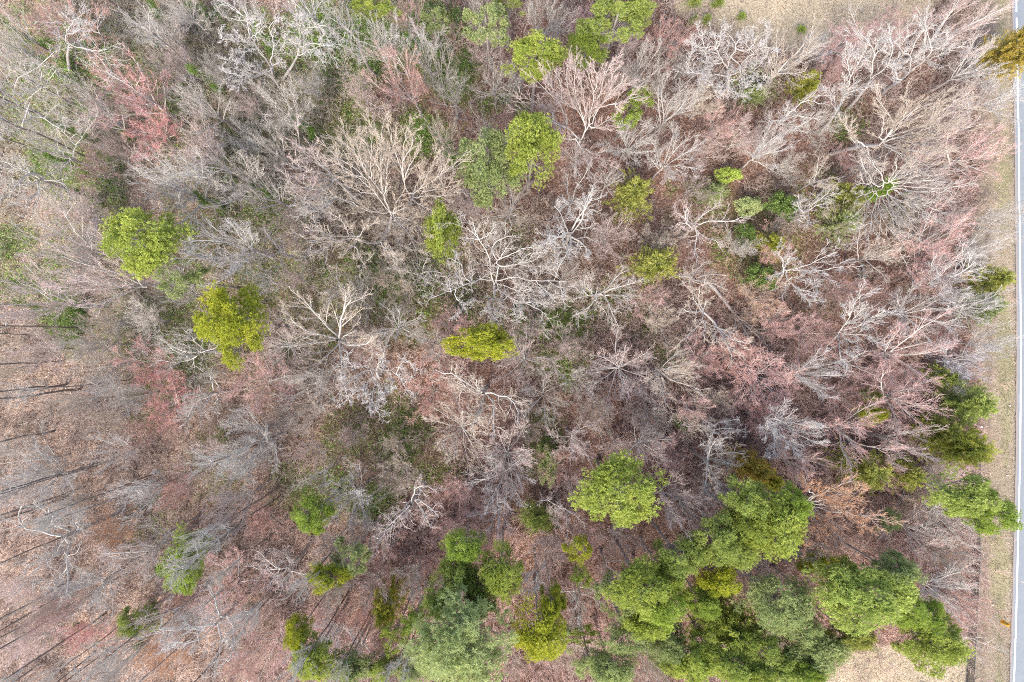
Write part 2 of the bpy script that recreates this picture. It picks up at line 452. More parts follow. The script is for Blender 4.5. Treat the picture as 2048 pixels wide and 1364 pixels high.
# ------------------------------------------------------------------ bare tree prototypes
def limbs_poly(n, z0, ang, ln, r, rg, K=7, wig=.08, up=.12, base=(0, 0), spread=1.5):
    az = (np.arange(n)+rg.uniform(-.35, .35, n))*2*np.pi/n
    a = np.radians(rg.uniform(ang[0], ang[1], n))
    d = np.stack([np.cos(az)*np.sin(a), np.sin(az)*np.sin(a), np.cos(a)], -1)
    L = rg.uniform(ln[0], ln[1], n)
    P = np.zeros((n, K, 3)); P[:, 0] = np.array([base[0], base[1], 0])[None]; P[:, 0, 2] = z0+rg.uniform(-spread, spread*.4, n)
    cur = d
    for k in range(1, K):
        cur = norm(cur+rg.normal(size=(n, 3))*wig+np.array([0, 0, up])); P[:, k] = P[:, k-1]+cur*(L/(K-1))[:, None]
    Rr = r*rg.uniform(.7, 1.1, n)[:, None]*np.linspace(1, .3, K)[None]
    return P, Rr

def ramify(A, P, Rr, rg, spec, lv0=.0, lv1=1.0, tip_up=.1):
    """spec: list of dict(n, ang, ratio, wig, K); adds all levels to A; returns last level"""
    nlev = len(spec)
    lv = lv0
    V, F = tubes(P, Rr, 5, rg); A.add(V, F, lv0)
    cur, cr = P, Rr
    for i, s in enumerate(spec):
        nP, nR = grow(cur, cr, s['n'], rg, s.get('f0', .2), 1., s['ang'], s['ratio'], s.get('rr', .6), s['wig'], s.get('up', tip_up), s.get('K', 4), s.get('fall', .5), s.get('flat', .3), s.get('rmin', .004))
        lv = lv0+(lv1-lv0)*(i+1)/nlev
        V, F = tubes(nP, nR, 3, rg)
        A.add(V, F, lv**1.5)
        cur, cr = nP, nR
    return cur

def leaf_cards(P, n, rg, size=(.07, .12)):
    tips = P[:, 1:].reshape(-1, 3)
    q = tips[rg.integers(0, len(tips), n)]+rg.normal(size=(n, 3))*.06
    return quads(q, rg.uniform(size[0], size[1], n), rg, .9, .7)

def trunk_mesh(z1, r0, r1, rg, K=8, sway=.3):
    P = np.zeros((1, K, 3)); P[0, :, 2] = np.linspace(-.15, z1, K); P[0, 1:, :2] = np.cumsum(rg.normal(size=(K-1, 2))*sway*.4, 0)
    P[0, :, :2] -= P[0, -1:, :2]*np.linspace(0, 1, K)[:, None]
    Rr = np.linspace(r0, r1, K)[None].copy(); Rr[0, 0] *= 1.35
    return P, Rr

STY = {
 'fan':  dict(n=9, z0=5.0, ang=(14, 46), ln=(5.0, 7.0), r=.105, wig=.09, up=.05, H=13, spec=[dict(n=9, ang=(18, 40), ratio=.55, wig=.09, K=5, up=.08, rr=.62, rmin=.027), dict(n=7, ang=(20, 45), ratio=.5, wig=.12, K=4, rmin=.016), dict(n=7, ang=(22, 55), ratio=.55, wig=.16, K=3, rmin=.0095)]),
 'oak':  dict(n=7, z0=6.0, ang=(35, 72), ln=(4.4, 6.4), r=.12, wig=.24, up=.07, H=12.5, spec=[dict(n=9, ang=(30, 65), ratio=.52, wig=.25, K=6, up=.06, rr=.62, rmin=.03), dict(n=7, ang=(30, 60), ratio=.5, wig=.25, K=4, rmin=.014), dict(n=8, ang=(30, 65), ratio=.5, wig=.22, K=3, rmin=.0095)]),
 'fine': dict(n=10, z0=2.5, ang=(15, 60), ln=(4.2, 6.2), r=.06, wig=.1, up=.04, H=9, spec=[dict(n=10, ang=(22, 50), ratio=.55, wig=.12, K=4, rmin=.016), dict(n=9, ang=(25, 55), ratio=.5, wig=.16, K=4, rmin=.012), dict(n=7, ang=(25, 60), ratio=.55, wig=.18, K=3, rmin=.009)]),
 'star': dict(n=18, z0=5.5, ang=(20, 75), ln=(4.0, 6.5), r=.07, wig=.1, up=.02, H=11.5, spec=[dict(n=9, ang=(18, 42), ratio=.5, wig=.12, K=5, rmin=.024), dict(n=7, ang=(20, 45), ratio=.5, wig=.14, K=4, rmin=.014), dict(n=5, ang=(22, 55), ratio=.55, wig=.16, K=3, rmin=.0095)]),
 'pole': dict(n=8, z0=12.0, ang=(15, 60), ln=(3.0, 4.5), r=.07, wig=.15, up=.05, H=17, spec=[dict(n=8, ang=(25, 50), ratio=.5, wig=.15, K=4, rmin=.016), dict(n=7, ang=(25, 50), ratio=.5, wig=.15, K=3, rmin=.012), dict(n=5, ang=(25, 60), ratio=.5, wig=.15, K=3, rmin=.0095)]),
}
PROTO = {}
def make_proto(style, k, leaves=0):
    s = STY[style]; rg = rng(100+k*17+hash_(style))
    A = Acc()
    P, Rr = limbs_poly(s['n'], s['z0'], s['ang'], s['ln'], s['r'], rg, wig=s['wig'], up=s['up'], spread=2.6 if style == 'pole' else 1.4)
    tips = ramify(A, P, Rr, rg, s['spec'])
    V = np.concatenate(A.V); rad = np.percentile(np.hypot(V[:, 0], V[:, 1]), 96)
    crown = A.mesh('crown', M_bark)
    T = Acc(); tp, tr = trunk_mesh(s['z0']+.6, s['r']*2.3, s['r']*1.3, rg); v, f = tubes(tp, tr, 8, rg); T.add(v, f, 0)
    lm = None
    if leaves:
        v, f = leaf_cards(tips, leaves, rg); lm = mesh_np('leaves', v, [f], {'lvl': np.repeat(rg.uniform(.2, 1, len(f)), 4)}, None, M_leaf)
    return dict(crown=crown, trunk=T.mesh('trunk', M_trunk), rad=rad, H=V[:, 2].max(), leaves=lm, zc=np.median(V[:, 2]))
def hash_(s): return sum(ord(c)*(i+3) for i, c in enumerate(s)) % 997
for st_, cnt in (('fan', 6), ('oak', 6), ('fine', 6), ('star', 4), ('pole', 4)):
    PROTO[st_] = [make_proto(st_, k) for k in range(cnt)]
_ri = rng(66); _n = 2000
_a = _ri.uniform(0, 6.28, _n); _zz = _ri.uniform(0, 1, _n)**1.25*11; _rr = .16+.22*_ri.uniform(size=_n)*(1.2-_zz/11)
_v, _f = quads(np.stack([np.cos(_a)*_rr+.25*np.sin(_zz*1.1), np.sin(_a)*_rr+.2*np.sin(_zz*.8+1), _zz], -1)+_ri.normal(size=(_n, 3))*.12, _ri.uniform(.08, .16, _n), _ri, 1.2, .9)
IVY = mesh_np('ivy', _v, [_f], {'lvl': np.repeat(_ri.uniform(0, 1, _n), 4)}, None, M_leaf)
PROTO['leafy'] = [make_proto('fine', 50+k, 5000) for k in range(2)]

COL = {'white': (198, 191, 184), 'grey': (190, 180, 168), 'tan': (200, 182, 162), 'pinkgrey': (204, 180, 170), 'pink': (212, 170, 160),
       'red': (224, 164, 158), 'salmon': (212, 164, 150), 'orange': (216, 174, 142), 'blue': (186, 184, 190), 'brown': (166, 134, 122)}
CW = {'white': 'whitish', 'grey': 'grey', 'tan': 'tan', 'pinkgrey': 'pinkish grey', 'pink': 'pink budded', 'red': 'bright red budded', 'salmon': 'salmon budded', 'orange': 'orange brown', 'blue': 'bluish grey', 'brown': 'dark brown'}
THINGS = []     # (object, px, py, size, colourword, stylekey)

def place_bare(px, py, r, style, col, h=None, base=False, k=None, rz=None, leafc=None):
    rgp = random.Random(int(px*7+py*13))
    if 1300 < px < 1960 and 440 < py < 960 and col == 'pinkgrey' and rgp.random() < .6: col = 'pink'
    r = r*1.14
    if style == 'fan' and math.hypot(px-1024, py-682) < 560 and rgp.random() < .45: style = 'star'
    protos = PROTO[style]; p = protos[k if k is not None else rgp.randrange(len(protos))]
    if h is None: h = {'fan': 13, 'oak': 13, 'fine': 7.5, 'star': 10, 'pole': 18, 'leafy': 8}[style]*(.75+.25*min(r, 110)/70.)*rgp.uniform(.9, 1.1)
    if style != 'pole': h *= 1-.22*max(0, min(1, (px-1300)/500))
    h = min(h, 18.5)
    sz = h/p['H']; zc = p['zc']*sz
    if base: wx, wy = un(px, py, 0); rw = r*S*.78
    else: wx, wy = un(px, py, zc); rw = r*S*(CAMZ-zc)/CAMZ
    sx = rw*1.06/p['rad']
    root = bpy.data.objects.new('bare_tree', None); C.objects.link(root)
    root.location = (wx, wy, -.05); root.scale = (sx, sx*rgp.uniform(.9, 1.1), sz); root.rotation_euler = (0, 0, rz if rz is not None else rgp.uniform(0, 6.28))
    root.empty_display_size = .5
    c_ = lin(*COL[col])*rgp.uniform(.88, 1.1)
    br = {'white': 1.0, 'grey': .8, 'blue': .9, 'tan': .85, 'pinkgrey': .9, 'pink': .85, 'red': .9, 'salmon': .8, 'orange': .7, 'brown': .35}[col]
    o = link('crown', p['crown'], root); o.color = (*c_, br)
    o = link('trunk', p['trunk'], root); o.color = (*c_, .0 if base else (br-.3)*.8)
    if p['leaves']:
        o = link('leaves', p['leaves'], root); o.color = (*lin(*(leafc or (206, 150, 112))), 1)
    if (style == 'pole' and px < 640 and py < 640 and rgp.random() < .55) or (style in ('oak', 'fan') and py < 560 and px < 900 and rgp.random() < .5):
        o = link('ivy', IVY, root); o.scale = (.8/sx, .8/sx, rgp.uniform(.45, .95)/sz); o.color = (*lin(124, 150, 66), 1)
    THINGS.append((root, px, py, r, col, style))
    return root

exec_limit = None
# name, style, colour, trees by crown centre (photo px), crown radius px
BARE = """
110 55 90 fine salmon; 265 180 70 fan red; 300 255 55 fine red; 40 345 80 oak grey; 610 8 55 oak white; 470 8 50 oak white; 400 205 60 fan grey; 430 140 50 fine grey
560 205 55 fan grey; 350 125 60 fine pinkgrey; 330 65 60 fine grey; 180 220 60 fan grey; 400 300 70 fine pinkgrey; 470 345 65 fan grey; 345 370 80 fan grey; 230 300 50 fine pinkgrey
150 425 75 fine pinkgrey; 100 300 50 oak grey; 772 85 48 fan white; 845 95 42 fan white; 700 55 65 oak grey; 722 178 58 fine pinkgrey; 812 160 55 fan salmon; 905 190 42 fan grey
893 65 45 fine pink; 1087 35 48 fan grey; 970 105 50 fine pinkgrey; 1035 150 25 fan white; 1290 128 50 fan grey; 1335 75 50 fine salmon; 1350 210 60 fan grey; 1262 285 55 fan white
1345 312 45 fan white; 890 275 40 fan tan; 962 250 28 oak grey; 1012 232 24 fine salmon; 1020 415 60 fan tan; 940 410 50 fine pinkgrey; 1150 388 50 oak white; 1145 455 75 oak white
1585 115 65 fan tan; 1620 95 30 fan blue; 1585 225 52 oak white; 1485 272 58 fine pinkgrey; 1540 292 38 fan white; 1920 45 75 fan pinkgrey; 1690 82 50 fine pink; 1660 155 42 fine pink
1955 125 45 fan white; 2000 190 50 fan white; 1960 305 62 fan pink; 1630 412 45 oak white; 1700 325 35 fine pink; 1405 445 68 oak pinkgrey; 1390 370 38 fine pinkgrey; 1900 420 58 fine pinkgrey
2010 430 48 fan grey; 130 490 60 fan grey; 195 560 85 fan pinkgrey; 60 600 62 fan pinkgrey; 455 485 68 fan white; 590 555 45 fine pinkgrey; 530 560 30 oak white; 290 640 58 fine grey
215 730 60 fine grey; 205 778 42 star white; 310 735 50 fine red; 335 815 52 fine red; 300 860 40 fine salmon; 375 705 70 oak grey; 400 790 58 oak grey; 515 765 65 fine pink
565 690 58 star pinkgrey; 650 680 92 fan tan; 490 875 68 fan grey; 60 930 80 fine grey; 430 905 50 fine pinkgrey; 1212 582 65 oak grey; 790 655 55 star white; 860 685 32 fan grey
1245 738 72 star pinkgrey; 965 790 88 oak tan; 1050 720 58 fan pinkgrey; 1090 795 45 fan grey; 920 862 78 star tan; 1015 915 72 fan pinkgrey; 1010 960 55 fan white; 1345 745 62 fan tan
1300 805 52 fine pinkgrey; 1320 640 50 fine tan; 1150 888 48 fan pinkgrey; 1285 890 50 fan pinkgrey; 1215 470 48 fine pinkgrey; 865 785 58 fine salmon; 1135 692 38 fine pinkgrey; 1310 850 40 fine grey
1480 495 34 fine grey; 1760 510 50 fan tan; 1890 480 68 fan pink; 1970 500 45 fan white; 1850 545 65 fine pink; 1910 562 55 fan white; 1950 615 48 fan white; 1842 625 58 fan white
1620 665 55 fine pink; 1815 708 68 fan pink; 1530 755 75 fine pink; 1630 750 45 fan white; 1690 790 60 fine pink; 1925 722 50 star blue; 2000 690 42 fan white; 1825 800 68 fan pinkgrey
1525 835 68 fine salmon; 1590 860 60 fan white; 1440 868 45 oak white; 1720 868 72 fan pink; 1810 885 52 fan pinkgrey; 1525 595 42 leafy tan; 1885 670 38 fine salmon; 1660 585 45 fine brown
80 960 62 star white; 90 1090 88 oak grey; 280 988 48 fan white; 235 1055 42 leafy orange; 310 1080 44 oak grey; 180 1180 60 star white; 165 1268 42 fine red; 445 1015 50 fan pinkgrey
480 932 65 oak grey; 560 1150 68 oak pinkgrey; 450 1190 78 fine pink; 400 1278 72 oak white; 315 1318 45 leafy orange; 230 1335 58 fan grey; 270 1120 52 oak pinkgrey; 540 1300 65 fine pink
667 1272 44 star blue; 700 1000 60 star white; 815 1020 68 oak pinkgrey; 920 985 50 fine pink; 995 1030 50 oak pinkgrey; 1125 1027 46 oak pinkgrey; 1145 970 30 fan pinkgrey; 1240 1085 54 fine pinkgrey
1100 1095 40 fine pinkgrey; 1075 1165 42 oak white; 1165 1210 36 oak white; 1130 1305 50 fine tan; 1350 1010 48 fan pinkgrey; 770 1105 50 fine pink; 855 1130 40 fine pink; 825 1165 34 fan grey
1380 1018 45 fan pinkgrey; 1430 930 60 oak tan; 1432 985 32 oak white; 1510 1148 52 fine pinkgrey; 1612 1192 38 fan pink; 1830 1000 45 leafy tan; 1845 1068 58 fan pinkgrey; 1912 1045 55 fan grey
1890 1112 32 leafy tan; 1885 1188 52 fan white; 1600 930 52 fan pinkgrey; 1880 940 50 fine pinkgrey; 1935 1285 48 oak grey; 1760 1110 50 fine brown; 1330 905 42 fine pinkgrey; 900 1060 45 fine pink
620 760 52 fan grey; 700 640 40 fine grey; 540 640 35 fine pinkgrey; 1470 700 50 fine salmon; 1560 640 42 fine pinkgrey; 1750 590 50 fine brown; 1440 800 48 fine tan; 1400 720 45 fine pinkgrey
1780 760 45 fine pink; 1190 820 45 fine tan; 640 1240 40 fine pink; 500 1230 45 fine pinkgrey; 40 1180 50 fine pinkgrey; 60 1290 55 fine pinkgrey; 720 1230 45 fine salmon; 1050 330 30 fine pinkgrey
1200 60 30 fine pinkgrey; 1230 150 35 fine pinkgrey; 520 1040 50 fine salmon; 620 900 45 fine pinkgrey; 880 1250 30 fine pink; 1320 480 35 fine tan; 1100 600 30 fine grey; 80 700 50 fine pinkgrey
730 700 40 fine pinkgrey; 800 950 45 fine tan; 460 620 30 fine pinkgrey; 600 450 50 fine pinkgrey; 545 300 50 fan grey; 620 170 42 fine grey; 500 210 45 fine pinkgrey; 20 90 50 fan grey
1740 330 35 oak grey; 1850 330 50 fan pinkgrey; 1820 460 45 fine tan; 1900 260 55 fan pinkgrey; 1790 60 45 fine pink; 1540 1245 35 fine pink; 1700 1260 30 fine pinkgrey; 1920 1130 40 fan grey
1400 300 45 fine pinkgrey; 1440 240 38 fine pink; 1120 510 40 fine tan; 1060 860 40 fine pinkgrey; 1230 960 30 fine pink; 980 1090 28 fine pink
"""
for row in BARE.replace('\n', ';').split(';'):
    t = row.split()
    if len(t) == 5: place_bare(float(t[0]), float(t[1]), float(t[2]), t[3], t[4])

# the many smaller crowns between the catalogued ones
_fr = random.Random(77)
_pts = [(t[1], t[2], t[3]) for t in THINGS]+[(1455,115,85),(990,570,120),(1165,215,100),(1700,150,70),(1770,130,70),(1830,95,70),(1830,235,90),(1800,385,95),(745,765,75),(500,100,90),(620,80,60),(740,340,120),(870,370,70),(620,330,60),(1610,535,60),(1700,650,60),(1400,620,60),(1665,1025,80),
 (280,480,70),(455,645,66),(885,460,45),(962,684,50),(1066,286,60),(972,326,66),(1265,390,40),(1310,530,40),(1540,1040,90),(1240,985,70),(1740,1190,90),(922,1292,90),(1950,1005,70),(1930,850,70),(1440,1110,60),(1300,1190,80),(1560,1210,60),(1465,480,60),(1500,400,60),(1075,110,50),(1240,40,55)]
_nf = 0
for _ in range(6000):
    a_, b_, r_ = _fr.uniform(5, 1965), _fr.uniform(5, 1355), _fr.uniform(30, 46)
    if poly_top(np.array(a_), np.array(b_)) > -20 or poly_bot(np.array(a_), np.array(b_)) > -20: continue
    if any(math.hypot(a_-x_, b_-y_) < .78*q_+.42*r_ for x_, y_, q_ in _pts): continue
    if a_ < 200 and 640 < b_ < 960 and _fr.random() < .6: continue
    right = a_ > 1300 and b_ > 430
    c_n = _fr.choice(['pinkgrey', 'pink', 'tan', 'salmon', 'grey'] if right or b_ > 950 else ['grey', 'pinkgrey', 'tan', 'grey', 'white'])
    place_bare(a_, b_, r_, _fr.choice(['fan', 'fine', 'fine', 'oak', 'star']), c_n); _pts.append((a_, b_, r_)); _nf += 1
    if _nf >= 62: break
_nf = 0
for _ in range(9000):
    a_, b_, r_ = _fr.uniform(60, 1960), _fr.uniform(8, 1350), _fr.uniform(34, 50)
    if poly_top(np.array(a_), np.array(b_)) > -25 or poly_bot(np.array(a_), np.array(b_)) > -25: continue
    if any(math.hypot(a_-x_, b_-y_) < .62*q_+.30*r_ for x_, y_, q_ in _pts): continue
    right = a_ > 1250 and b_ > 400
    c_n = _fr.choice(['pinkgrey', 'pink', 'pink', 'salmon', 'tan'] if right or b_ > 850 else ['grey', 'pinkgrey', 'tan', 'pink'])
    place_bare(a_, b_, r_, _fr.choice(['fine', 'fine', 'star', 'fan']), c_n); _pts.append((a_, b_, r_)); _nf += 1
    if _nf >= 36: break
print('filler', _nf)

POLES = """140 130 70;275 48 60;340 45 40;420 45 45;452 192 40;197 288 50;272 275 45;215 330 60;182 345 40;520 410 50;126 723 55;164 657 45;129 770 55;160 779 55;108 862 55;193 927 45;170 974 40;138 990 55
62 670 30;225 921 40;171 972 35;318 945 35;335 952 35;553 978 40;560 992 35;540 1012 30;506 1041 50;570 1048 30;184 1047 45;140 1160 60;133 1222 50;147 1188 40;113 1195 40;212 1225 45;239 1280 40;188 1307 45;89 1321 45
376 1188 40;304 1205 35;444 1304 40;427 1229 30;595 1136 40;612 1109 30;547 1092 30;694 1068 35;697 1184 40;745 1215 35;826 1215 30;560 870 40;600 850 30;165 620 30;150 580 30;260 760 30;860 1175 30"""
for row in POLES.replace('\n', ';').split(';'):
    a_, b_, r_ = map(float, row.split())
    place_bare(a_, b_, r_*.8, 'pole', 'grey', base=True, h=16+((a_*7+b_) % 25)/10.)

# ------------------------------------------------------------------ the individually shaped bare trees (limbs drawn from the photograph, unprojected to their heights)
def hero(crop, base, trunk, limbs, label, col='white', zb=8., zt=15., thick=.13, n=(6, 6, 6), wig=.16, ang=(25, 50), name='bare_tree', tip=1.0, bright=1., short=None, leaves=0, ztop=None, px_r=80, ivy=0):
    x0, y0, f = crop
    thick *= .72; bright *= .72
    rgh = rng(hash_(label)+int(x0))
    cv = lambda p, z: np.array([*un(x0+p[0]/f, y0+p[1]/f, z), z])
    zl = np.linspace(0, zb, len(trunk)) if base is None else base
    TP = np.array([cv(p, z) for p, z in zip(trunk, zl)])
    root = bpy.data.objects.new(name, None); C.objects.link(root); root.location = (*TP[0][:2], -.05)
    off = np.array([*TP[0][:2], -.05])
    # resample to smooth
    def resamp(P, K):
        d = np.r_[0, np.cumsum(np.linalg.norm(np.diff(P, axis=0), axis=1))]
        t = np.linspace(0, d[-1], K)
        return np.stack([np.interp(t, d, P[:, i]) for i in range(3)], -1)
    def smooth(P, K=12):
        Q = resamp(P, K)
        Q[1:-1] = .25*Q[:-2]+.5*Q[1:-1]+.25*Q[2:]
        return Q
    T = Acc()
    P1 = smooth(TP, 9) if len(TP) > 2 else resamp(TP, 9)
    P1[0, 2] = -.15
    r = np.linspace(thick*1.45, thick*.9, 9); r[0] *= 1.3
    v, F_ = tubes((P1-off)[None], r[None], 9, rgh); T.add(v, F_, 0)
    to = link('trunk', T.mesh('trunk', M_trunk), root); to.color = (.5, .5, .5, bright*.9)
    A = Acc(); LP = []; LR = []
    # height along limbs: graph distance from crown hub
    hub = TP[-1]
    hubp = np.array(trunk[-1])
    ext = max(np.linalg.norm(np.array(p)-hubp) for L in limbs for p in L)
    for L in limbs:
        pts = []
        for p in L:
            dd = np.linalg.norm(np.array(p)-hubp)/ext
            z = zb+(zt-zb)*min(1, dd*1.0)**.8
            pts.append(cv(p, z))
        pts = np.array(pts)
        # connect to hub / nearest existing limb point
        if LP:
            allp = np.concatenate(LP+[P1]); rr_ = np.concatenate(LR+[r])
            k = np.argmin(np.linalg.norm(allp-pts[0], axis=1))
            if np.linalg.norm(allp[k]-pts[0]) < 1.5: pts = np.vstack([allp[k], pts]) if np.linalg.norm(allp[k]-pts[0]) > .05 else pts; ra = rr_[k]*.85
            else: ra = thick*.6
        else:
            pts = np.vstack([hub, pts]) if np.linalg.norm(hub-pts[0]) > .1 else pts; ra = thick*.9
        q = smooth(pts, 14)
        q[1:-1] += rgh.normal(size=(12, 3))*.03
        ll = np.linalg.norm(np.diff(q, axis=0), axis=1).sum()
        ra = min(ra, thick*.62, .022+.013*ll)
        LP.append(q); LR.append(ra*np.linspace(1, 0, 14)**.8*.8+.014)
    P = np.array(LP)-off; Rr = np.array(LR)
    sp = [dict(n=n[0]+2, ang=ang, ratio=.38, wig=wig, K=5, rr=.5, f0=.15, fall=.2, up=.08, rmin=.016), dict(n=n[1]+1, ang=ang, ratio=.5, wig=wig, K=4, rr=.6, rmin=.0125), dict(n=n[2]+1, ang=ang, ratio=.52, wig=wig, K=3, rmin=.0085)]
    tips = ramify(A, P, Rr, rgh, sp, 0, tip)
    o = link('crown', A.mesh('crown', M_bark), root)
    o.color = (*(lin(*COL[col])*.9), bright)
    if leaves:
        v, f_ = leaf_cards(tips, leaves, rgh); lo_ = link('leaves', mesh_np('leaves', v, [f_], {'lvl': np.repeat(rgh.uniform(.2, 1, len(f_)), 4)}, None, M_leaf), root)
        lo_.color = (*lin(206, 150, 112), 1)
    if ivy:
        o = link('ivy', IVY, root); o.scale = (*([ivy]*2), zb*1.02/11.5); o.color = (*lin(150, 172, 70), 1); o.location = ((TP[0]+TP[-1])[:2]*.5-off[:2]).tolist()+[0]
    tag(root, label, 'tree', 'leafless trees of the wood')
    print('hero', label[:40], len(tips))
    return root

hero((1340, 20, 6.82), None, [(790,1180),(790,1060),(795,900),(790,800)], [
 [(775,780),(720,700),(660,610),(640,540),(570,480),(500,510),(455,560)], [(660,610),(620,590),(560,575),(500,600),(455,560)], [(480,600),(530,700),(570,740)],
 [(480,520),(400,510),(320,440),(260,410)], [(470,500),(440,400),(390,300),(370,220)], [(630,500),(630,420),(600,340),(560,290)],
 [(795,790),(800,680),(840,610),(900,540),(890,440),(850,370),(790,320)], [(900,480),(940,390),(1000,310),(1060,260)], [(910,530),(1030,570),(1110,530),(1150,430),(1190,350),(1320,290),(1330,210)],
 [(830,640),(900,700),(965,780),(1060,780),(1160,740),(1280,720)], [(965,780),(970,900),(1000,1150)], [(965,780),(1060,840),(1160,860),(1220,1050)], [(980,710),(1100,620),(1180,540),(1280,510),(1380,510)],
 [(790,900),(840,860),(880,820),(960,790)], [(770,950),(700,880),(620,880),(470,890),(340,860),(300,850),(260,800),(220,700)], [(720,730),(640,720),(560,760),(460,800),(400,830),(300,850)],
 [(770,980),(700,1060),(620,1080)], [(830,960),(870,1040),(900,1130),(980,1180)], [(760,1000),(730,1100),(710,1170)], [(800,950),(960,960),(1080,1010)], [(700,400),(680,330),(740,240)], [(640,520),(690,440),(690,390)]],
 'bright white gnarled leafless tree at the lower edge of the dry field', 'white', 6, 12.5, .17, (7, 6, 5), .24, (30, 60))
hero((820, 430, 5.68), None, [(960,900),(955,790)], [
 [(955,790),(920,650),(900,500),(850,380),(790,280),(730,220),(640,130)], [(790,280),(700,265),(580,270)], [(790,280),(870,240),(960,140)], [(790,270),(740,180),(720,90)],
 [(970,780),(1000,650),(990,560),(1100,590),(1250,540),(1380,550),(1480,450)], [(1250,540),(1330,450),(1480,420)], [(990,560),(980,500),(920,420),(950,310),(1060,260),(1200,230)], [(1000,520),(1080,400),(1130,330)],
 [(1050,600),(1200,550),(1330,580),(1530,580)], [(1000,500),(1180,440),(1270,370),(1360,370),(1550,320)],
 [(990,760),(1060,730),(1180,700),(1290,720),(1430,760),(1600,740),(1780,760)], [(1430,760),(1560,870),(1640,930)], [(1160,720),(1180,780),(1280,800)],
 [(990,790),(1080,800),(1210,855),(1400,850)], [(1230,860),(1240,960)], [(980,830),(1080,890),(1190,970),(1300,1000),(1440,1060),(1560,1140)], [(1190,980),(1230,1080),(1230,1180)], [(1180,990),(1190,1100),(1200,1160)], [(1240,980),(1500,1000)], [(1260,1040),(1290,1140)],
 [(960,860),(950,950),(940,1060),(1020,1110),(1120,1220)], [(940,1060),(800,1100)], [(890,950),(910,1060),(960,1180)], [(1060,970),(1000,1080)],
 [(930,740),(820,730),(700,750),(610,790),(500,850),(400,880),(220,950)], [(700,750),(620,720),(590,600),(600,560),(500,520),(430,490)], [(510,850),(520,960),(620,1010),(720,940)], [(620,1010),(600,1080),(480,1150)], [(700,740),(710,660)], [(470,880),(440,720),(380,690)], [(700,760),(690,850),(640,850)], [(600,800),(540,690),(520,650)]],
 'very wide grey white leafless oak sprawling at the centre of the wood', 'grey', 8, 14, .14, (6, 6, 5), .22, (30, 60))
hero((1040, 100, 5.246), None, [(580,1330),(585,1150),(600,1000),(640,940)], [
 [(620,960),(590,900),(540,850),(500,810),(360,760),(200,680),(80,600)], [(500,810),(490,700),(400,540),(250,400),(180,330)], [(360,760),(340,640),(230,580),(100,500)], [(570,940),(480,930),(370,910)], [(520,830),(440,800),(360,840)],
 [(640,940),(690,850),(680,740),(600,640),(540,540),(500,440),(480,250)], [(600,640),(500,560),(380,460),(270,290)], [(680,740),(620,600),(570,400),(580,160)], [(690,700),(670,500),(640,340),(600,250)],
 [(690,850),(730,800),(720,680),(770,560),(780,440),(700,200)], [(770,560),(860,440),(870,300),(960,120)], [(780,440),(830,280),(760,180)], [(740,820),(760,740),(860,560),(960,440),(1100,320)], [(860,560),(960,480),(1060,350)],
 [(850,590),(1000,560),(1150,510),(1260,480)], [(740,820),(820,800),(920,730),(990,700)], [(740,820),(860,820),(980,830)], [(640,1010),(700,1160),(740,1280),(790,1330)], [(660,1030),(820,1110),(960,1220)], [(430,550),(440,450),(400,280),(370,230)], [(870,300),(900,220),(1030,90)], [(960,440),(960,280),(1040,170)], [(570,560),(560,420),(500,330)], [(1000,590),(1060,640)]],
 'large grey fan shaped leafless tree right of the yellow green pine', 'pinkgrey', 8, 15, .15, (8, 7, 5), .1, (16, 36), bright=.9)
hero((1620, 40, 5.68), None, [(115,1290),(210,1180),(290,1040),(370,920)], [
 [(290,1040),(290,900),(260,850),(190,860)], [(370,920),(390,850),(440,790),(500,730)], [(370,920),(420,830),(560,780),(600,760)], [(430,790),(460,640),(570,450),(630,270)], [(390,820),(390,660)], [(460,640),(430,520),(400,330)], [(540,480),(500,380),(480,280)], [(440,760),(370,740)], [(570,450),(640,330),(660,220)]],
 'smooth white forked tree leaning right, its trunk bare on brown leaves', 'white', 7, 13, .15, (8, 7, 5), .14, (22, 45))
hero((1620, 40, 5.68), None, [(430,1010),(530,900),(620,780),(690,670)], [
 [(690,670),(720,480),(740,370),(680,260),(540,120)], [(740,400),(830,310),(870,260)], [(690,660),(830,570),(910,470),(920,400),(940,270),(910,210),(830,130)], [(910,400),(840,340)], [(620,780),(690,750),(790,730)], [(690,590),(640,510),(600,480)], [(910,470),(980,440),(1060,400)], [(910,210),(900,60)], [(740,340),(770,220)], [(900,520),(960,560),(990,640)], [(920,470),(1000,520)]],
 'tall white forked tree with grey twigs between two white neighbours', 'white', 9, 15, .15, (7, 6, 5), .15, (22, 45))
hero((1620, 40, 5.68), None, [(800,860),(870,780),(1040,680),(1130,580)], [
 [(1130,580),(1280,480),(1400,350),(1360,230),(1310,60)], [(1130,580),(1150,400),(1040,350),(950,230)], [(1150,380),(1200,240),(1300,100)], [(1280,460),(1190,400)], [(1400,350),(1520,280),(1560,200)], [(1280,480),(1450,400),(1590,330)], [(1040,680),(980,660),(990,600),(900,520)], [(1020,320),(1100,180),(1200,150)], [(1360,230),(1450,170),(1520,140)], [(1270,470),(1330,260)]],
 'white barked leafless tree arching up right towards the road', 'white', 9, 15, .14, (7, 6, 5), .15, (22, 45))
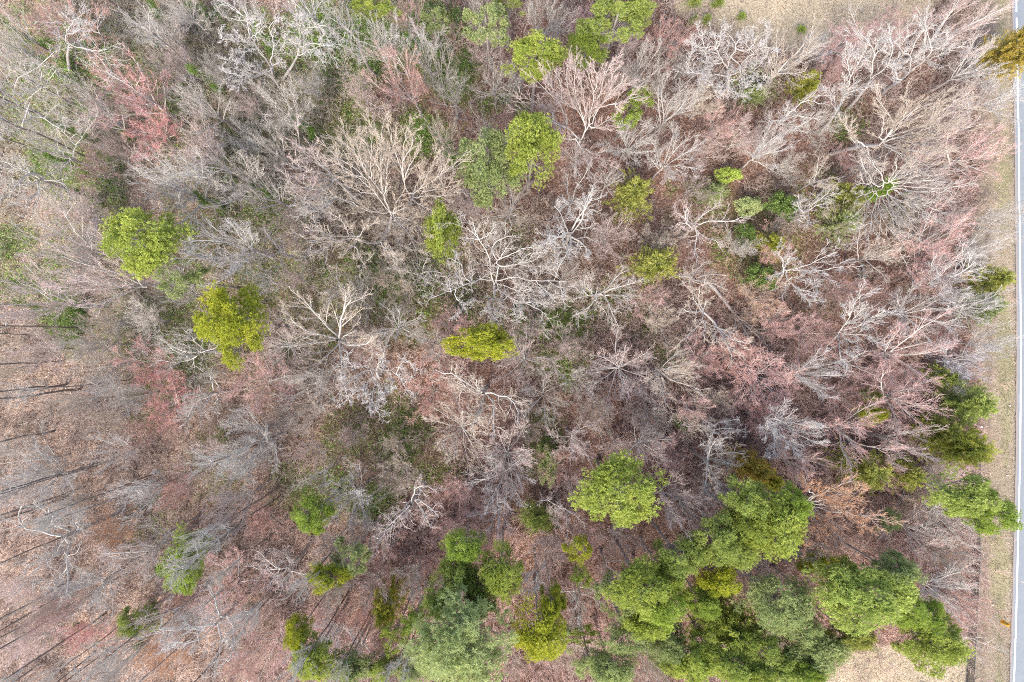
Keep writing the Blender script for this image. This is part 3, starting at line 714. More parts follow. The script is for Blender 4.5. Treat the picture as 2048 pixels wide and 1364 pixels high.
hero((1348, 0, 2.926), None, [(905,905),(1000,880),(1100,850),(1200,850)], [
 [(1200,850),(1300,740),(1240,640),(1180,570)], [(1110,850),(1030,790),(1000,720)], [(1200,850),(1250,780),(1330,700),(1450,620),(1600,580)], [(1220,830),(1400,780),(1640,700)], [(1220,850),(1380,880),(1600,920)], [(1220,855),(1340,900),(1500,980)], [(1130,860),(1150,930),(1190,960)], [(1220,820),(1300,760),(1400,650),(1440,600)], [(1250,800),(1450,740),(1640,650)], [(1210,840),(1300,800),(1500,800)], [(1060,840),(1020,780),(1040,740)], [(1200,820),(1230,720),(1220,660)], [(1300,760),(1370,640),(1350,560)], [(1330,700),(1440,690),(1560,600)], [(1380,800),(1560,760),(1620,740)]],
 'broad tan leafless tree with a heavy leaning trunk and swept twigs', 'tan', 7, 14, .17, (9, 8, 5), .09, (16, 34), bright=.85)
hero((1620, 280, 6.2), None, [(840,640),(900,590)], [
 [(930,540),(900,490),(880,420),(840,370),(770,280),(670,150)], [(880,420),(890,340)], [(960,540),(1000,470),(1080,350),(1060,240)], [(970,530),(1080,430),(1200,280)], [(980,530),(1120,440),(1300,310)], [(1000,540),(1200,490),(1400,430)], [(1000,550),(1250,520),(1500,490),(1650,520)], [(1000,570),(1300,580),(1600,600),(1860,570)], [(1010,590),(1300,640),(1640,650)], [(990,590),(1120,660),(1200,760),(1240,800)],
 [(920,640),(1000,700),(1200,790),(1400,800),(1600,880)], [(1050,710),(1300,810),(1440,890),(1560,990)], [(940,650),(1060,780),(1180,900),(1260,1040)], [(920,660),(1010,820),(1060,980),(1150,1200)], [(890,680),(950,850),(1030,980),(1040,1100)], [(870,680),(840,820),(890,980),(960,1090),(1060,1170)], [(850,660),(800,800),(770,950),(740,1080),(750,1150),(690,1220)], [(750,1030),(620,1080),(510,1110)], [(830,640),(720,750),(620,870),(500,970)], [(830,620),(700,670),(600,700)],
 [(870,590),(780,550),(750,470),(650,320),(620,180)], [(740,560),(670,530),(540,570)], [(670,530),(620,430)], [(1100,480),(1300,380),(1420,400)], [(1060,620),(1240,700),(1420,790)], [(1200,790),(1340,900),(1480,1000)]],
 'star shaped whitish leafless tree with ivy green centre by the road', 'grey', 6, 10, .11, (7, 6, 5), .1, (18, 38), ivy=1.3)
hero((640, 690, 4.873), None, [(580,330),(545,250)], [
 [(545,250),(430,205),(310,205),(230,220),(190,240)], [(320,205),(265,150),(265,60)], [(200,240),(220,340)], [(510,240),(400,270),(320,330),(240,410),(180,480)], [(530,320),(440,400),(360,450),(300,490),(270,520)], [(470,370),(400,530)], [(400,430),(470,490)], [(530,330),(520,460),(510,540),(560,660)], [(560,330),(570,440),(600,540)], [(580,370),(650,380),(720,420)], [(560,240),(570,180),(610,110),(630,60)], [(600,240),(700,245),(780,310),(850,450)], [(620,235),(590,150)], [(760,240),(790,180),(850,140),(930,250)], [(640,240),(720,330)], [(240,410),(270,500),(300,560)], [(510,520),(480,600),(500,650)], [(580,450),(700,460)]],
 'white gnarled leafless tree with drooping twigs left of centre', 'white', 8, 11, .12, (7, 6, 5), .22, (30, 60))
hero((400, 20, 5.683), None, [(840,760),(800,640)], [
 [(780,600),(700,500),(640,420),(560,330),(545,220),(520,100)], [(560,330),(600,290),(660,260),(710,200)], [(600,370),(520,360),(450,320),(400,230)], [(660,430),(560,450),(500,490),(440,570),(370,500)], [(510,470),(430,470)], [(800,620),(830,450),(825,310),(770,200),(800,150),(870,110)], [(825,310),(860,220)], [(840,670),(720,720),(640,700),(560,700),(450,590)], [(720,720),(600,770),(470,740),(350,720)], [(520,770),(450,840),(370,880)], [(850,620),(950,590)], [(400,330),(250,330)], [(440,570),(280,570)], [(450,320),(350,320)], [(630,300),(620,370)], [(350,720),(250,680)], [(250,330),(240,200)]],
 'white limbed gnarled leafless tree near the top left', 'white', 9, 14, .13, (7, 7, 5), .22, (30, 60))
hero((400, 20, 5.683), None, [(940,790),(1040,650),(1110,520)], [
 [(1110,520),(1130,400),(1140,270),(1130,180),(1060,100)], [(1140,270),(1200,220),(1330,180)], [(1130,440),(1200,390),(1270,370),(1380,400),(1500,390),(1560,430)], [(1120,530),(1200,470),(1360,410)], [(1140,180),(1130,60)], [(1130,380),(1000,370),(930,300)], [(1120,200),(1000,150)], [(1360,410),(1400,280)]],
 'white twin forked leafless tree with lilac twig tufts near the top', 'white', 9, 14, .12, (8, 7, 5), .2, (30, 60))
hero((570, 240, 4.872), None, [(1010,1090),(1040,930)], [
 [(1040,930),(960,740),(930,500),(940,250),(950,60)], [(960,740),(870,620),(760,450),(680,300),(560,220)], [(1000,880),(880,720),(780,560),(640,430),(480,360)], [(870,700),(720,560),(520,420)], [(980,720),(990,550),(1000,420)], [(930,500),(850,350),(750,150)], [(1020,910),(900,900),(760,880),(660,800),(540,770)], [(1050,910),(1200,840)], [(1050,920),(1100,780),(1140,720)], [(1050,950),(1200,1090),(1290,1280)], [(1060,940),(1240,970),(1350,1130)], [(1040,980),(1090,1120),(1130,1250)], [(1000,980),(970,1180),(1080,1350)], [(850,600),(830,450),(850,200)], [(940,420),(980,280),(900,120)], [(760,450),(700,260),(720,120)], [(880,720),(720,700),(600,640)], [(780,560),(600,520),(450,300)]],
 'largest tan grey fan shaped leafless tree, spreading up from its hub', 'tan', 8, 15, .14, (9, 7, 5), .09, (15, 34), bright=.85)
hero((570, 240, 4.872), None, [(1220,900),(1230,760),(1200,700)], [
 [(1190,690),(1150,580),(1120,420),(1050,250),(1040,130)], [(1150,560),(1150,350),(1180,100)], [(1160,600),(1220,430),(1310,300)], [(1220,740),(1320,670),(1450,590),(1640,450)], [(1280,700),(1450,680),(1660,640)], [(1230,760),(1400,740),(1600,740)], [(1230,770),(1350,840),(1440,890)], [(1220,790),(1220,880)], [(1150,400),(1240,250),(1260,120)], [(1320,670),(1400,520),(1470,360)], [(1450,590),(1560,480),(1600,380)], [(1240,720),(1300,600),(1360,450)]],
 'tan grey fan shaped leafless tree left of the dull green pine', 'tan', 8, 15, .13, (9, 7, 5), .09, (15, 34), bright=.85)
hero((570, 240, 4.872), None, [(740,810),(620,700),(500,580)], [
 [(500,580),(400,480),(310,400),(200,300),(130,230)], [(440,540),(340,500),(200,510),(60,380)], [(480,580),(280,570),(130,520)], [(480,610),(350,680),(260,670),(90,650)], [(310,400),(260,330),(280,250)], [(270,670),(240,600)], [(400,480),(390,370)]],
 'grey leafless tree with straight trunk pointing up left of the great fan', 'pinkgrey', 9, 15, .13, (9, 7, 5), .1, (16, 36))
hero((570, 240, 4.872), None, [(720,850),(560,770),(480,760)], [
 [(480,760),(440,740),(280,750),(180,760),(110,720)], [(480,770),(400,820),(300,870),(160,920)], [(430,800),(340,890),(280,990)], [(300,860),(180,820)]],
 'thin grey white leafless tree reaching left over tan leaves', 'grey', 8, 13, .1, (8, 7, 5), .15, (20, 45))
hero((570, 240, 4.872), None, [(970,1190),(820,1200),(720,1170)], [
 [(730,1130),(620,1130),(450,1140),(200,1190)], [(700,1150),(540,1170),(400,1230),(300,1300)], [(930,1190),(1000,1280),(1080,1350)], [(700,1200),(620,1260),(560,1330)], [(740,1130),(760,1060),(850,1010)], [(620,1110),(560,980),(480,920)], [(700,1240),(720,1330),(780,1420)], [(450,1140),(340,1080),(240,1070)]],
 'tan grey leafless tree over bright tan leaves below the great fan', 'tan', 8, 14, .11, (8, 7, 5), .15, (22, 45))
hero((1348, 450, 2.926), None, [(610,330),(640,280)], [
 [(640,280),(640,200),(590,150)], [(650,250),(690,160)], [(660,270),(800,230),(940,160)], [(660,260),(850,270),(990,240)], [(650,300),(720,370),(860,410)], [(690,350),(800,450)], [(690,300),(830,350)], [(630,280),(580,290)]],
 'leafless tree with bright white looping hub above the dark shrub', 'white', 7, 12, .13, (7, 6, 5), .14, (22, 45))
hero((1348, 450, 2.926), None, [(900,700),(960,640)], [
 [(960,640),(1030,540),(1060,440),(1100,410)], [(970,620),(1080,590),(1230,500)], [(960,640),(970,740),(1000,820)], [(980,640),(1130,640),(1200,700)], [(1030,540),(990,470)], [(1060,600),(1160,560)], [(980,650),(1080,700)], [(1010,580),(1120,480)]],
 'whitest leafless tree among the pink crowns right of centre', 'white', 6, 11, .12, (8, 7, 5), .12, (20, 42))
hero((1380, 540, 6.82), None, [(380,800),(320,700),(180,570)], [
 [(180,570),(110,400),(130,220)], [(180,550),(240,400)], [(140,570),(0,580),(-120,520)], [(320,720),(440,850),(600,960),(800,1010)], [(350,760),(480,960),(570,1150)], [(330,720),(360,900),(380,1000)], [(200,620),(120,760),(-60,900)], [(150,540),(60,430),(20,300)], [(220,700),(180,900)], [(360,780),(560,860),(640,880)]],
 'grey white leafless tree just left of the fallen trunk', 'tan', 7, 12, .12, (7, 6, 5), .14, (22, 46))
hero((1540, 940, 7.58), None, [(420,560),(540,530)], [
 [(560,500),(720,370),(860,330),(1000,240),(1270,150)], [(560,480),(620,380),(900,380),(1300,350)], [(580,500),(850,440),(1100,400)], [(600,520),(900,530),(1150,570),(1270,400)], [(1000,600),(1130,650),(1400,700)], [(580,540),(740,700),(840,900),(920,1100)], [(560,550),(700,760),(760,960)], [(600,530),(900,760),(1100,900)], [(620,540),(960,640),(1250,640),(1640,760)], [(1000,820),(950,1000),(1000,1200)], [(500,480),(450,440),(300,300)], [(600,330),(510,100)], [(1150,650),(1400,800),(1500,900)], [(560,600),(540,900),(560,1150)], [(740,370),(740,200)], [(760,700),(1000,950),(1100,1100)]],
 'large orange tan leafless tree between green pines at lower right', 'orange', 7, 11, .12, (11, 8, 6), .1, (18, 42), bright=.9, leaves=2500)
hero((0, 0, 2.926), None, [(410,420),(395,330),(405,265)], [
 [(405,265),(380,230),(395,190),(380,150),(330,120)], [(420,200),(470,170),(460,100)], [(400,180),(430,120),(470,90)], [(430,180),(500,160),(590,200)], [(415,268),(500,285),(560,300),(640,285)]],
 'crooked white leafless tree in front of salmon twigs near top left', 'white', 9, 15, .14, (5, 5, 4), .25, (30, 60))
hero((0, 0, 2.926), None, [(575,860),(350,740),(200,650)], [
 [(200,650),(100,590),(0,550)], [(190,690),(100,720),(0,720)], [(180,600),(120,560),(70,530),(90,460),(230,390),(320,300)], [(160,580),(260,500),(330,410)], [(220,670),(350,750),(440,850)], [(80,540),(30,440),(0,400)], [(60,720),(0,800)]],
 'heavy limbed grey leafless tree with ivied trunk at the left edge', 'grey', 9, 15, .17, (6, 6, 5), .22, (30, 60))
# fallen tree on the floor
ft = hero((1380, 540, 6.82), [.3, .35, .4, .45], [(200,120),(350,270),(480,440),(590,580)], [
 [(590,580),(700,740),(850,1000),(950,1170),(1050,1330)], [(600,590),(740,730),(860,850),(1000,970)], [(595,590),(630,750),(650,900)], [(640,630),(850,780),(1060,910)], [(590,575),(680,600),(770,570)], [(720,720),(900,880),(1120,1100)]],
 'fallen grey tree lying diagonally on the brown floor right of centre', 'grey', .5, 1.2, .17, (4, 4, 3), .12, (20, 45), name='fallen_tree', bright=.75)
del ft['group']

# ------------------------------------------------------------------ evergreens
def tuft_needles(P, N_, rg, nb, ln, wd, spread=1.0):
    """P tuft centres, N_ outward dirs"""
    T = len(P); pid = np.repeat(np.arange(T), nb); M = len(pid)
    d = norm(N_[pid]*.9+rg.normal(size=(M, 3))*spread)
    L = ln*rg.uniform(.6, 1.2, M)[:, None]
    s = norm(np.cross(d, rg.normal(size=(M, 3))))*wd
    b = P[pid]
    V = np.stack([b-s*.6, b+s*.6, b+d*L+s*.5, b+d*L-s*.5], 1).reshape(-1, 3)
    return V, np.arange(M*4).reshape(M, 4), pid

def make_evergreen(kind, k, R0=2.8):
    rg = rng(900+k*31+hash_(kind)); A = Acc(); W = Acc()
    ph = rg.uniform(0, 6.28, 4)
    out = lambda a: 1+.08*np.sin(2*a+ph[0])+.07*np.sin(3*a+ph[1])+.09*np.sin(5*a+ph[2])+.06*np.sin(8*a+ph[3])
    if kind in ('pine', 'big', 'loose'):
        nl = {'pine': 58, 'big': 74, 'loose': 34}[kind]
        az = rg.uniform(0, 6.28, nl); rad = np.sqrt(rg.uniform(.01, 1, nl))*.84*R0*out(az)
        z = 10+2.6*(1-(rad/R0)**2)*rg.uniform(.2, 1, nl)+rg.uniform(-.9, .5, nl)
        LC = np.stack([rad*np.cos(az), rad*np.sin(az), z], -1)
        lr = rg.uniform(.32, .68, nl)*R0/2.8*(1.15 if kind != 'loose' else .95)
        nt_ = {'pine': 56, 'big': 34, 'loose': 44}[kind]
        pid = np.repeat(np.arange(nl), nt_); M = len(pid)
        dn = norm(rg.normal(size=(M, 3))+np.array([0, 0, .55]))
        TP = LC[pid]+dn*lr[pid][:, None]*rg.uniform(.45, 1.05, M)[:, None]*np.array([1.15, 1.15, .75])
        if kind == 'big': V, F, tp = tuft_needles(TP, dn, rg, 16, .24, .022, .85)
        else: V, F, tp = tuft_needles(TP, dn, rg, 11, .17, .026, .8)
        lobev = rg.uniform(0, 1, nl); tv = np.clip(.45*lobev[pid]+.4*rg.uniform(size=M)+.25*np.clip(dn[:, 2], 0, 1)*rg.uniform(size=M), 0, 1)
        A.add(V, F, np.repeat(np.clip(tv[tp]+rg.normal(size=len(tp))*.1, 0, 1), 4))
        # limbs
        hubz = rg.uniform(7.5, 9.8, nl); K = 4
        P = np.zeros((nl, K, 3)); t = np.linspace(0, 1, K)
        for j in range(3): P[:, :, j] = (0 if j < 2 else 1)*hubz[:, None]*(1-t)[None]+LC[:, j][:, None]*t[None]
        P[:, :, 2] -= .35*np.sin(np.pi*t)[None]; Rr = np.linspace(.05, .014, K)[None].repeat(nl, 0)
        v, f = tubes(P, Rr, 4, rg); W.add(v, f, .4)
        sp, sr = grow(P, Rr, 6, rg, .5, 1., (25, 60), .28, .7, .15, .1, 3, .1)
        v, f = tubes(sp, sr, 3, rg); W.add(v, f, .6)
        zt = 12.0
    elif kind == 'cedar':
        nb = 120; az = rg.uniform(0, 6.28, nb); q = rg.uniform(0, 1, nb)
        rmax = R0*out(az)*(1-.72*q)*rg.uniform(.75, 1.05, nb); z0 = 1.2+q*5.2
        V_ = []; pp = []; dd = []
        ns = 16
        for j in range(ns):
            t = (j+1)/ns
            c = np.stack([np.cos(az)*rmax*t, np.sin(az)*rmax*t, z0+.75*rmax*t*.6+.1], -1)+rg.normal(size=(nb, 3))*.10
            pp.append(c); dd.append(norm(np.stack([np.cos(az), np.sin(az), np.full(nb, .55)], -1)+rg.normal(size=(nb, 3))*.35))
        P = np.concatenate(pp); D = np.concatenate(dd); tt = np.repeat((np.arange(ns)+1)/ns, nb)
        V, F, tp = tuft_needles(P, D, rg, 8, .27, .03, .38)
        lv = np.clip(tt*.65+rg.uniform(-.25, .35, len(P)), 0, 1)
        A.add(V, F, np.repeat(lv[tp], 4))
        P = np.zeros((nb, 3, 3)); P[:, 0, 2] = z0; P[:, 1] = (pp[ns//2]+np.array([0, 0, 0])); P[:, 2] = pp[-1]
        v, f = tubes(P, np.array([[.025, .015, .006]]).repeat(nb, 0), 3, rg); W.add(v, f, .4)
        zt = 6.3
    else:   # broadleaf evergreen
        nl = 34; az = rg.uniform(0, 6.28, nl); rad = np.sqrt(rg.uniform(0, 1, nl))*.85*R0*out(az)
        z = 3.0+2.2*(1-(rad/R0)**2)*rg.uniform(.2, 1, nl)
        LC = np.stack([rad*np.cos(az), rad*np.sin(az), z], -1); nt_ = 130
        pid = np.repeat(np.arange(nl), nt_); M = len(pid)
        dn = norm(rg.normal(size=(M, 3))+np.array([0, 0, .5]))
        TP = LC[pid]+dn*.6*rg.uniform(.5, 1, M)[:, None]
        V, F = quads(TP, rg.uniform(.16, .3, M), rg, .9, .5)
        A.add(V, F, np.repeat(np.clip(rg.uniform(0, .8, nl)[pid]*.5+rg.uniform(0, .6, M), 0, 1), 4))
        P = np.zeros((nl, 3, 3)); P[:, 0, 2] = 1.2; P[:, 2] = LC; P[:, 1] = LC*.5+np.array([0, 0, .8])
        v, f = tubes(P, np.array([[.04, .025, .01]]).repeat(nl, 0), 3, rg); W.add(v, f, .4)
        zt = 2.5
    T = Acc(); tp_, tr_ = trunk_mesh(zt, .2 if kind in ('pine', 'big', 'loose') else .12, .06, rg, 8, .06); v, f = tubes(tp_, tr_, 8, rg); T.add(v, f, 0)
    V = np.concatenate(A.V)
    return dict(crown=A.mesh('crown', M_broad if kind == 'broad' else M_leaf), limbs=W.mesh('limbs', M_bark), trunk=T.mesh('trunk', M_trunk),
                rad=np.percentile(np.hypot(V[:, 0], V[:, 1]), 95), H=V[:, 2].max(), zc=np.median(V[:, 2]))
EV = {'pine': [make_evergreen('pine', k) for k in range(6)], 'loose': [make_evergreen('loose', k) for k in range(4)], 'big': [make_evergreen('big', 0, 3.4)],
      'cedar': [make_evergreen('cedar', k) for k in range(4)], 'broad': [make_evergreen('broad', k, 2.0) for k in range(2)]}
ECOL = {'lime': (206, 204, 76), 'yg': (198, 204, 102), 'green': (192, 200, 110), 'dull': (188, 194, 132), 'blueg': (204, 210, 146), 'olive': (192, 190, 102), 'gold': (222, 196, 100), 'dark': (128, 148, 78), 'bright': (190, 204, 98), 'ygo': (204, 200, 90)}
# px py rx ry kind colour height | label
EVER = """
280 480 76 62 pine yg 15|wide yellow green pine in the left part, upper left of the lime pine
360 555 44 38 loose dull 13|sparse dull green pine hanging below the wide left pine
455 645 62 72 pine lime 17|brightest lime yellow pine, standing alone left of centre
885 460 31 56 pine yg 14|narrow upright yellow green pine left of the central oak
962 684 62 38 pine lime 13|wide flat lime pine just below the central oak
1066 286 50 62 pine yg 17|rounded yellow green pine showing its trunk below, upper middle
972 326 58 74 pine dull 15|dull green pine touching the left of the rounded yellow green pine
1073 110 52 40 pine yg 14|yellow green two lobed pine near the top middle
1177 84 38 40 pine bright 10|round bright green pine near the top middle
972 45 44 44 loose dull 11|grey centred dull green pine near the top edge
1232 42 55 42 loose green 13|deep green pine at the top edge, right of the round one
1265 18 38 24 pine green 13|small green pine cut by the top edge
1205 20 28 22 loose green 12|small loose green pine at the top edge above the round pine
1015 8 30 20 loose green 10|sprig of green pine cut by the top edge
1283 195 24 22 loose bright 8|small bright green pine right of the large grey fan tree
1255 232 28 24 loose bright 8|small light green pine tucked beside the grey fan tree twigs
1265 390 40 42 cedar olive 7|olive gold cedar right of the upper middle
1310 530 42 38 cedar olive 7|round dark olive cedar right of the central oak
1425 388 28 24 cedar dull 3|dull green low shrub in the brown gap
1460 348 24 16 broad bright 3|small bright green shrub above the brown gap
1568 412 29 26 broad dark 5|glossy green broadleaf tree left of the dead white tree
1500 412 24 22 broad dull 3|small green shrub left of the glossy broadleaf tree
1688 400 36 34 cedar olive 7|olive cedar at the left foot of the star shaped tree
1682 448 38 34 cedar dull 6|dull olive cedar just below another olive cedar
1614 170 18 28 cedar ygo 6|yellow green upright cedar right of the bright white tree
1510 188 26 16 cedar dull 4|low green cedar at the foot of the bright white tree
1540 490 26 28 cedar ygo 6|yellow olive cedar above the glossy dark shrub
1524 556 32 26 broad dark 4|glossy dark green shrub above the fallen trunk
1494 468 17 25 broad dark 4|narrow dark glossy shrub left of the yellow olive cedar
2018 92 28 30 cedar gold 8|golden cedar overhanging the road, upper clump
2030 118 30 26 cedar gold 7|golden cedar overhanging the road, lower clump
1980 560 30 30 cedar olive 7|olive cedar beside the road behind white twigs
1968 610 34 30 cedar dull 6|dull olive cedar below another beside the road
1930 805 46 42 cedar green 8|tall green cedar at the roadside, topmost of the big trio
1922 892 54 44 cedar ygo 8|golden tipped cedar at the roadside above the fence end
1883 862 30 30 cedar olive 7|green cedar squeezed left between the two big roadside cedars
1887 756 24 22 cedar green 5|small green cedar above the tall roadside cedar
1746 832 28 20 pine lime 7|small lime pine among pink twigs at right
1744 790 12 12 cedar green 4|tiny green cedar above the small lime pine
1508 936 34 28 cedar gold 8|golden cedar above the big green pines, left clump
1540 962 26 24 cedar ygo 7|golden olive cedar touching the golden one from lower right
1725 938 54 42 cedar olive 8|large feathery olive cedar above the orange tan tree
1805 946 32 32 cedar olive 7|smaller olive cedar right of the large feathery one
1930 992 58 42 pine green 13|broad green pine leaning over the verge by the fence
1985 1030 50 42 pine bright 13|green pine reaching over the road edge line
1780 1045 26 22 loose dull 7|small green pine right of the orange tan tree
1240 985 78 66 pine yg 15|large yellow green open pine in the lower middle
1495 1005 46 42 pine green 14|green pine right below the golden cedar
1560 1060 50 62 pine yg 15|large yellow green pine left of the orange tan tree
1438 1080 44 54 pine green 14|upright green pine left of the large yellow green pine
1436 1160 38 34 pine lime 12|bright lime pine below an upright green pine
1360 1115 52 42 pine green 14|green pine in the lower band, left of the lime one
1285 1180 60 52 pine yg 15|broad light green pine in the lower band
1322 1215 48 40 pine bright 14|green pine overlapping the broad light green pine at lower right
1238 1190 42 46 loose dull 13|thin green pine overlapping the broad light green pine at left
1640 1132 38 24 pine lime 8|flat lime pine under the orange tan tree
1730 1200 88 66 pine green 15|biggest green pine at lower right
1795 1150 44 36 pine dull 13|dark green pine behind the biggest green pine
1810 1215 40 40 pine bright 13|bright green pine at the right side of the biggest pine
1560 1210 62 52 pine dull 13|dull green round pine at lower right
1455 1248 62 50 cedar yg 11|feathery pale green tree in the lower right band
1870 1292 68 52 pine yg 12|yellow green pine beside the fence, lowest right
1640 1306 60 42 pine dull 12|dull green pine left of the small grass clearing
1700 1272 50 30 pine olive 11|olive green pine directly below the biggest pine
922 1292 96 84 big blueg 17|great blue green pine with coarse rosettes at the bottom edge
1080 1268 50 54 pine lime 14|round lime yellow pine right of the great coarse pine
1104 1205 26 38 pine lime 13|slim lime pine above the round lime yellow pine
1155 1098 25 30 loose lime 11|small upright lime pine in the lower middle
1163 1155 18 22 loose bright 9|tiny green pine below the small upright lime pine
925 1095 38 30 pine bright 13|green pine, topmost of the lower middle cluster
1002 1150 42 50 pine yg 14|yellow green pine at the right of the lower middle cluster
915 1145 34 34 pine green 13|green pine at the left of the lower middle cluster
960 1180 34 36 pine green 12|deep green pine at the bottom of the lower middle cluster
880 1200 30 40 pine green 13|green pine above left of the great coarse pine
772 1212 28 38 cedar ygo 8|yellow olive cedar above the bottom left pines
830 1240 26 30 loose bright 11|small green pine left of the great coarse pine
788 1276 26 30 loose yg 11|small yellow green pine below the yellow olive cedar
620 1030 34 40 pine bright 11|lone oval green pine at lower left
592 1268 22 32 pine lime 12|slim lime pine near the bottom, left of the bluish tree
622 1320 40 44 pine yg 13|yellow green pine near the bottom, below the slim lime pine
690 1338 46 32 pine dull 12|deep green pine cut by the bottom edge
654 1156 38 28 pine lime 12|lime pine below the lone oval pine
700 1112 36 40 loose dull 11|dull sparse pine above the lime one at lower left
362 1130 34 58 pine bright 13|tall narrow green pine in the lower left quarter
392 1085 26 22 loose green 12|small green pine at the tip of the tall narrow one
268 1245 34 30 pine green 9|small green pine near the bottom left
1255 1275 58 40 loose dull 12|thin mixed green pine near the bottom, below the broad light one
1220 1340 46 28 pine blueg 12|blue green pine cut by the bottom edge
1330 1290 45 40 pine dull 12|dull pine in the bottom band left of the feathery tree
1380 1330 50 40 pine yg 13|yellow green pine cut by the bottom edge, left of the feathery tree
1465 1330 46 34 pine green 12|green pine at the bottom edge below the feathery tree
1555 1340 46 34 pine green 12|green pine at the bottom edge below the dull round pine
1160 1268 34 18 loose bright 8|flat light green pine right of the round lime yellow pine
1095 928 20 42 broad dull 4|narrow dark green shrub below centre
1072 1036 30 28 cedar green 4|soft green shrub in the brown gap at lower middle
1375 845 22 15 broad dark 3|flat dark teal shrub on brown leaves
820 1345 30 20 pine blueg 11|small blue green pine cut by the bottom edge
302 1218 14 18 broad dark 3|small dark shrub by the small green pine near bottom left
322 1142 14 12 broad dark 3|tiny dark shrub left of the tall narrow pine
278 1290 9 14 broad dark 3|tiny dark shrub under the small bottom left pine
155 1255 10 9 broad dark 2|tiny dark shrub on leaves near the bottom left corner
500 1215 10 8 broad dark 2|tiny dark shrub on brown leaves at lower left
1390 38 9 7 cedar dull 2|low green bush at the left edge of the dry field
1415 36 8 7 cedar green 2|low green bush just above the bright white tree
1485 31 8 8 cedar bright 1|round green bush alone in the dry field
1605 58 7 9 cedar bright 1|green bush at the lower right of the dry field
1437 5 14 6 cedar bright 2|green bush cut by the top edge of the field
1390 3 14 8 cedar green 2|green bush at the top edge, left end of the field
1382 45 7 5 cedar yg 1|tiny pale green bush beside two low bushes
870 40 28 26 loose dull 9|thin green pine in the ivy near the top
745 12 40 22 loose yg 10|yellow green pine cut by the top edge above the ivy
1500 1052 40 40 pine yg 14|light green pine between the golden cedar and the orange tree pine
1588 1012 32 36 pine bright 14|green pine touching the left side of the orange tan tree
1482 1108 36 34 pine green 13|green pine linking two upright pines in the lower belt
1405 1205 38 32 pine bright 12|green pine just left below the bright lime pine
1292 1245 42 34 pine yg 13|yellow green pine directly under the broad light green pine
1405 1275 42 34 loose yg 11|loose yellow green pine left of the feathery tree
1520 1295 46 36 pine green 12|green pine right below the feathery tree
1605 1255 42 34 pine dull 12|dull pine between the dull round pine and the olive pine
1612 1345 40 26 pine bright 12|bright green pine cut by the bottom edge by the clearing
1180 1325 38 28 loose blueg 11|loose blue green pine at the bottom right of the lime round pine
858 1322 38 34 pine blueg 12|blue green pine left flank of the great coarse pine
1852 1236 36 30 pine bright 12|bright green pine between the biggest pine and the lowest fence pine
1495 1350 40 24 pine yg 12|yellow green pine half cut by the bottom edge
955 1215 32 24 pine blueg 13|small blue green pine at the crown top of the great coarse pine
1335 1160 36 32 pine yg 13|small yellow green pine amid the lower belt left of the lime pine
1690 1160 40 34 pine yg 13|yellow green pine at the upper left of the biggest pine
760 1335 34 26 pine green 11|green pine near the bottom edge right of the deep green one
"""
KIND = {'pine': ('pine_tree', 'tree', 'green pines of the wood'), 'loose': ('pine_tree', 'tree', 'green pines of the wood'), 'big': ('pine_tree', 'tree', 'green pines of the wood'),
        'cedar': ('cedar_tree', 'tree', 'cedars of the wood'), 'broad': ('evergreen_shrub', 'shrub', 'broadleaf shrubs of the understorey')}
cnt = {}
EVL = []
for row in EVER.strip().split('\n'):
    a_, lab = row.split('|'); t = a_.split()
    px, py, rx, ry = map(float, t[:4]); kind = t[4]; col = t[5]; h = float(t[6])
    rgp = random.Random(int(px*3+py*5)); pl = EV[kind]; p = pl[cnt.get(kind, 0) % len(pl)]; cnt[kind] = cnt.get(kind, 0)+1
    sz = h/p['H']; zc = p['zc']*sz
    wx, wy = un(px, py, zc); k = S*(CAMZ-zc)/CAMZ*1.08
    nm, cat, grp = KIND[kind]
    if h <= 3 and kind == 'cedar': nm, cat, grp = 'low_bush', 'bush', 'low green bushes'
    root = bpy.data.objects.new(nm, None); C.objects.link(root); root.location = (wx, wy, -.05); root.empty_display_size = .5
    rot = rgp.uniform(-.5, .5)+rgp.choice([0, math.pi])
    root.scale = (rx*k/p['rad'], ry*k/p['rad'], sz); root.rotation_euler = (0, 0, rot if abs(rx-ry) < 8 else rot*.0+rgp.choice([0, math.pi]))
    c_ = lin(*ECOL[col])*rgp.uniform(.92, 1.08)
    o = link('crown', p['crown'], root); o.color = (*c_, 1)
    o = link('limbs', p['limbs'], root); o.color = (*lin(150, 140, 132), .5)
    o = link('trunk', p['trunk'], root); o.color = (.4, .4, .4, .3)
    tag(root, lab, cat, grp); EVL.append((px, py, lab))

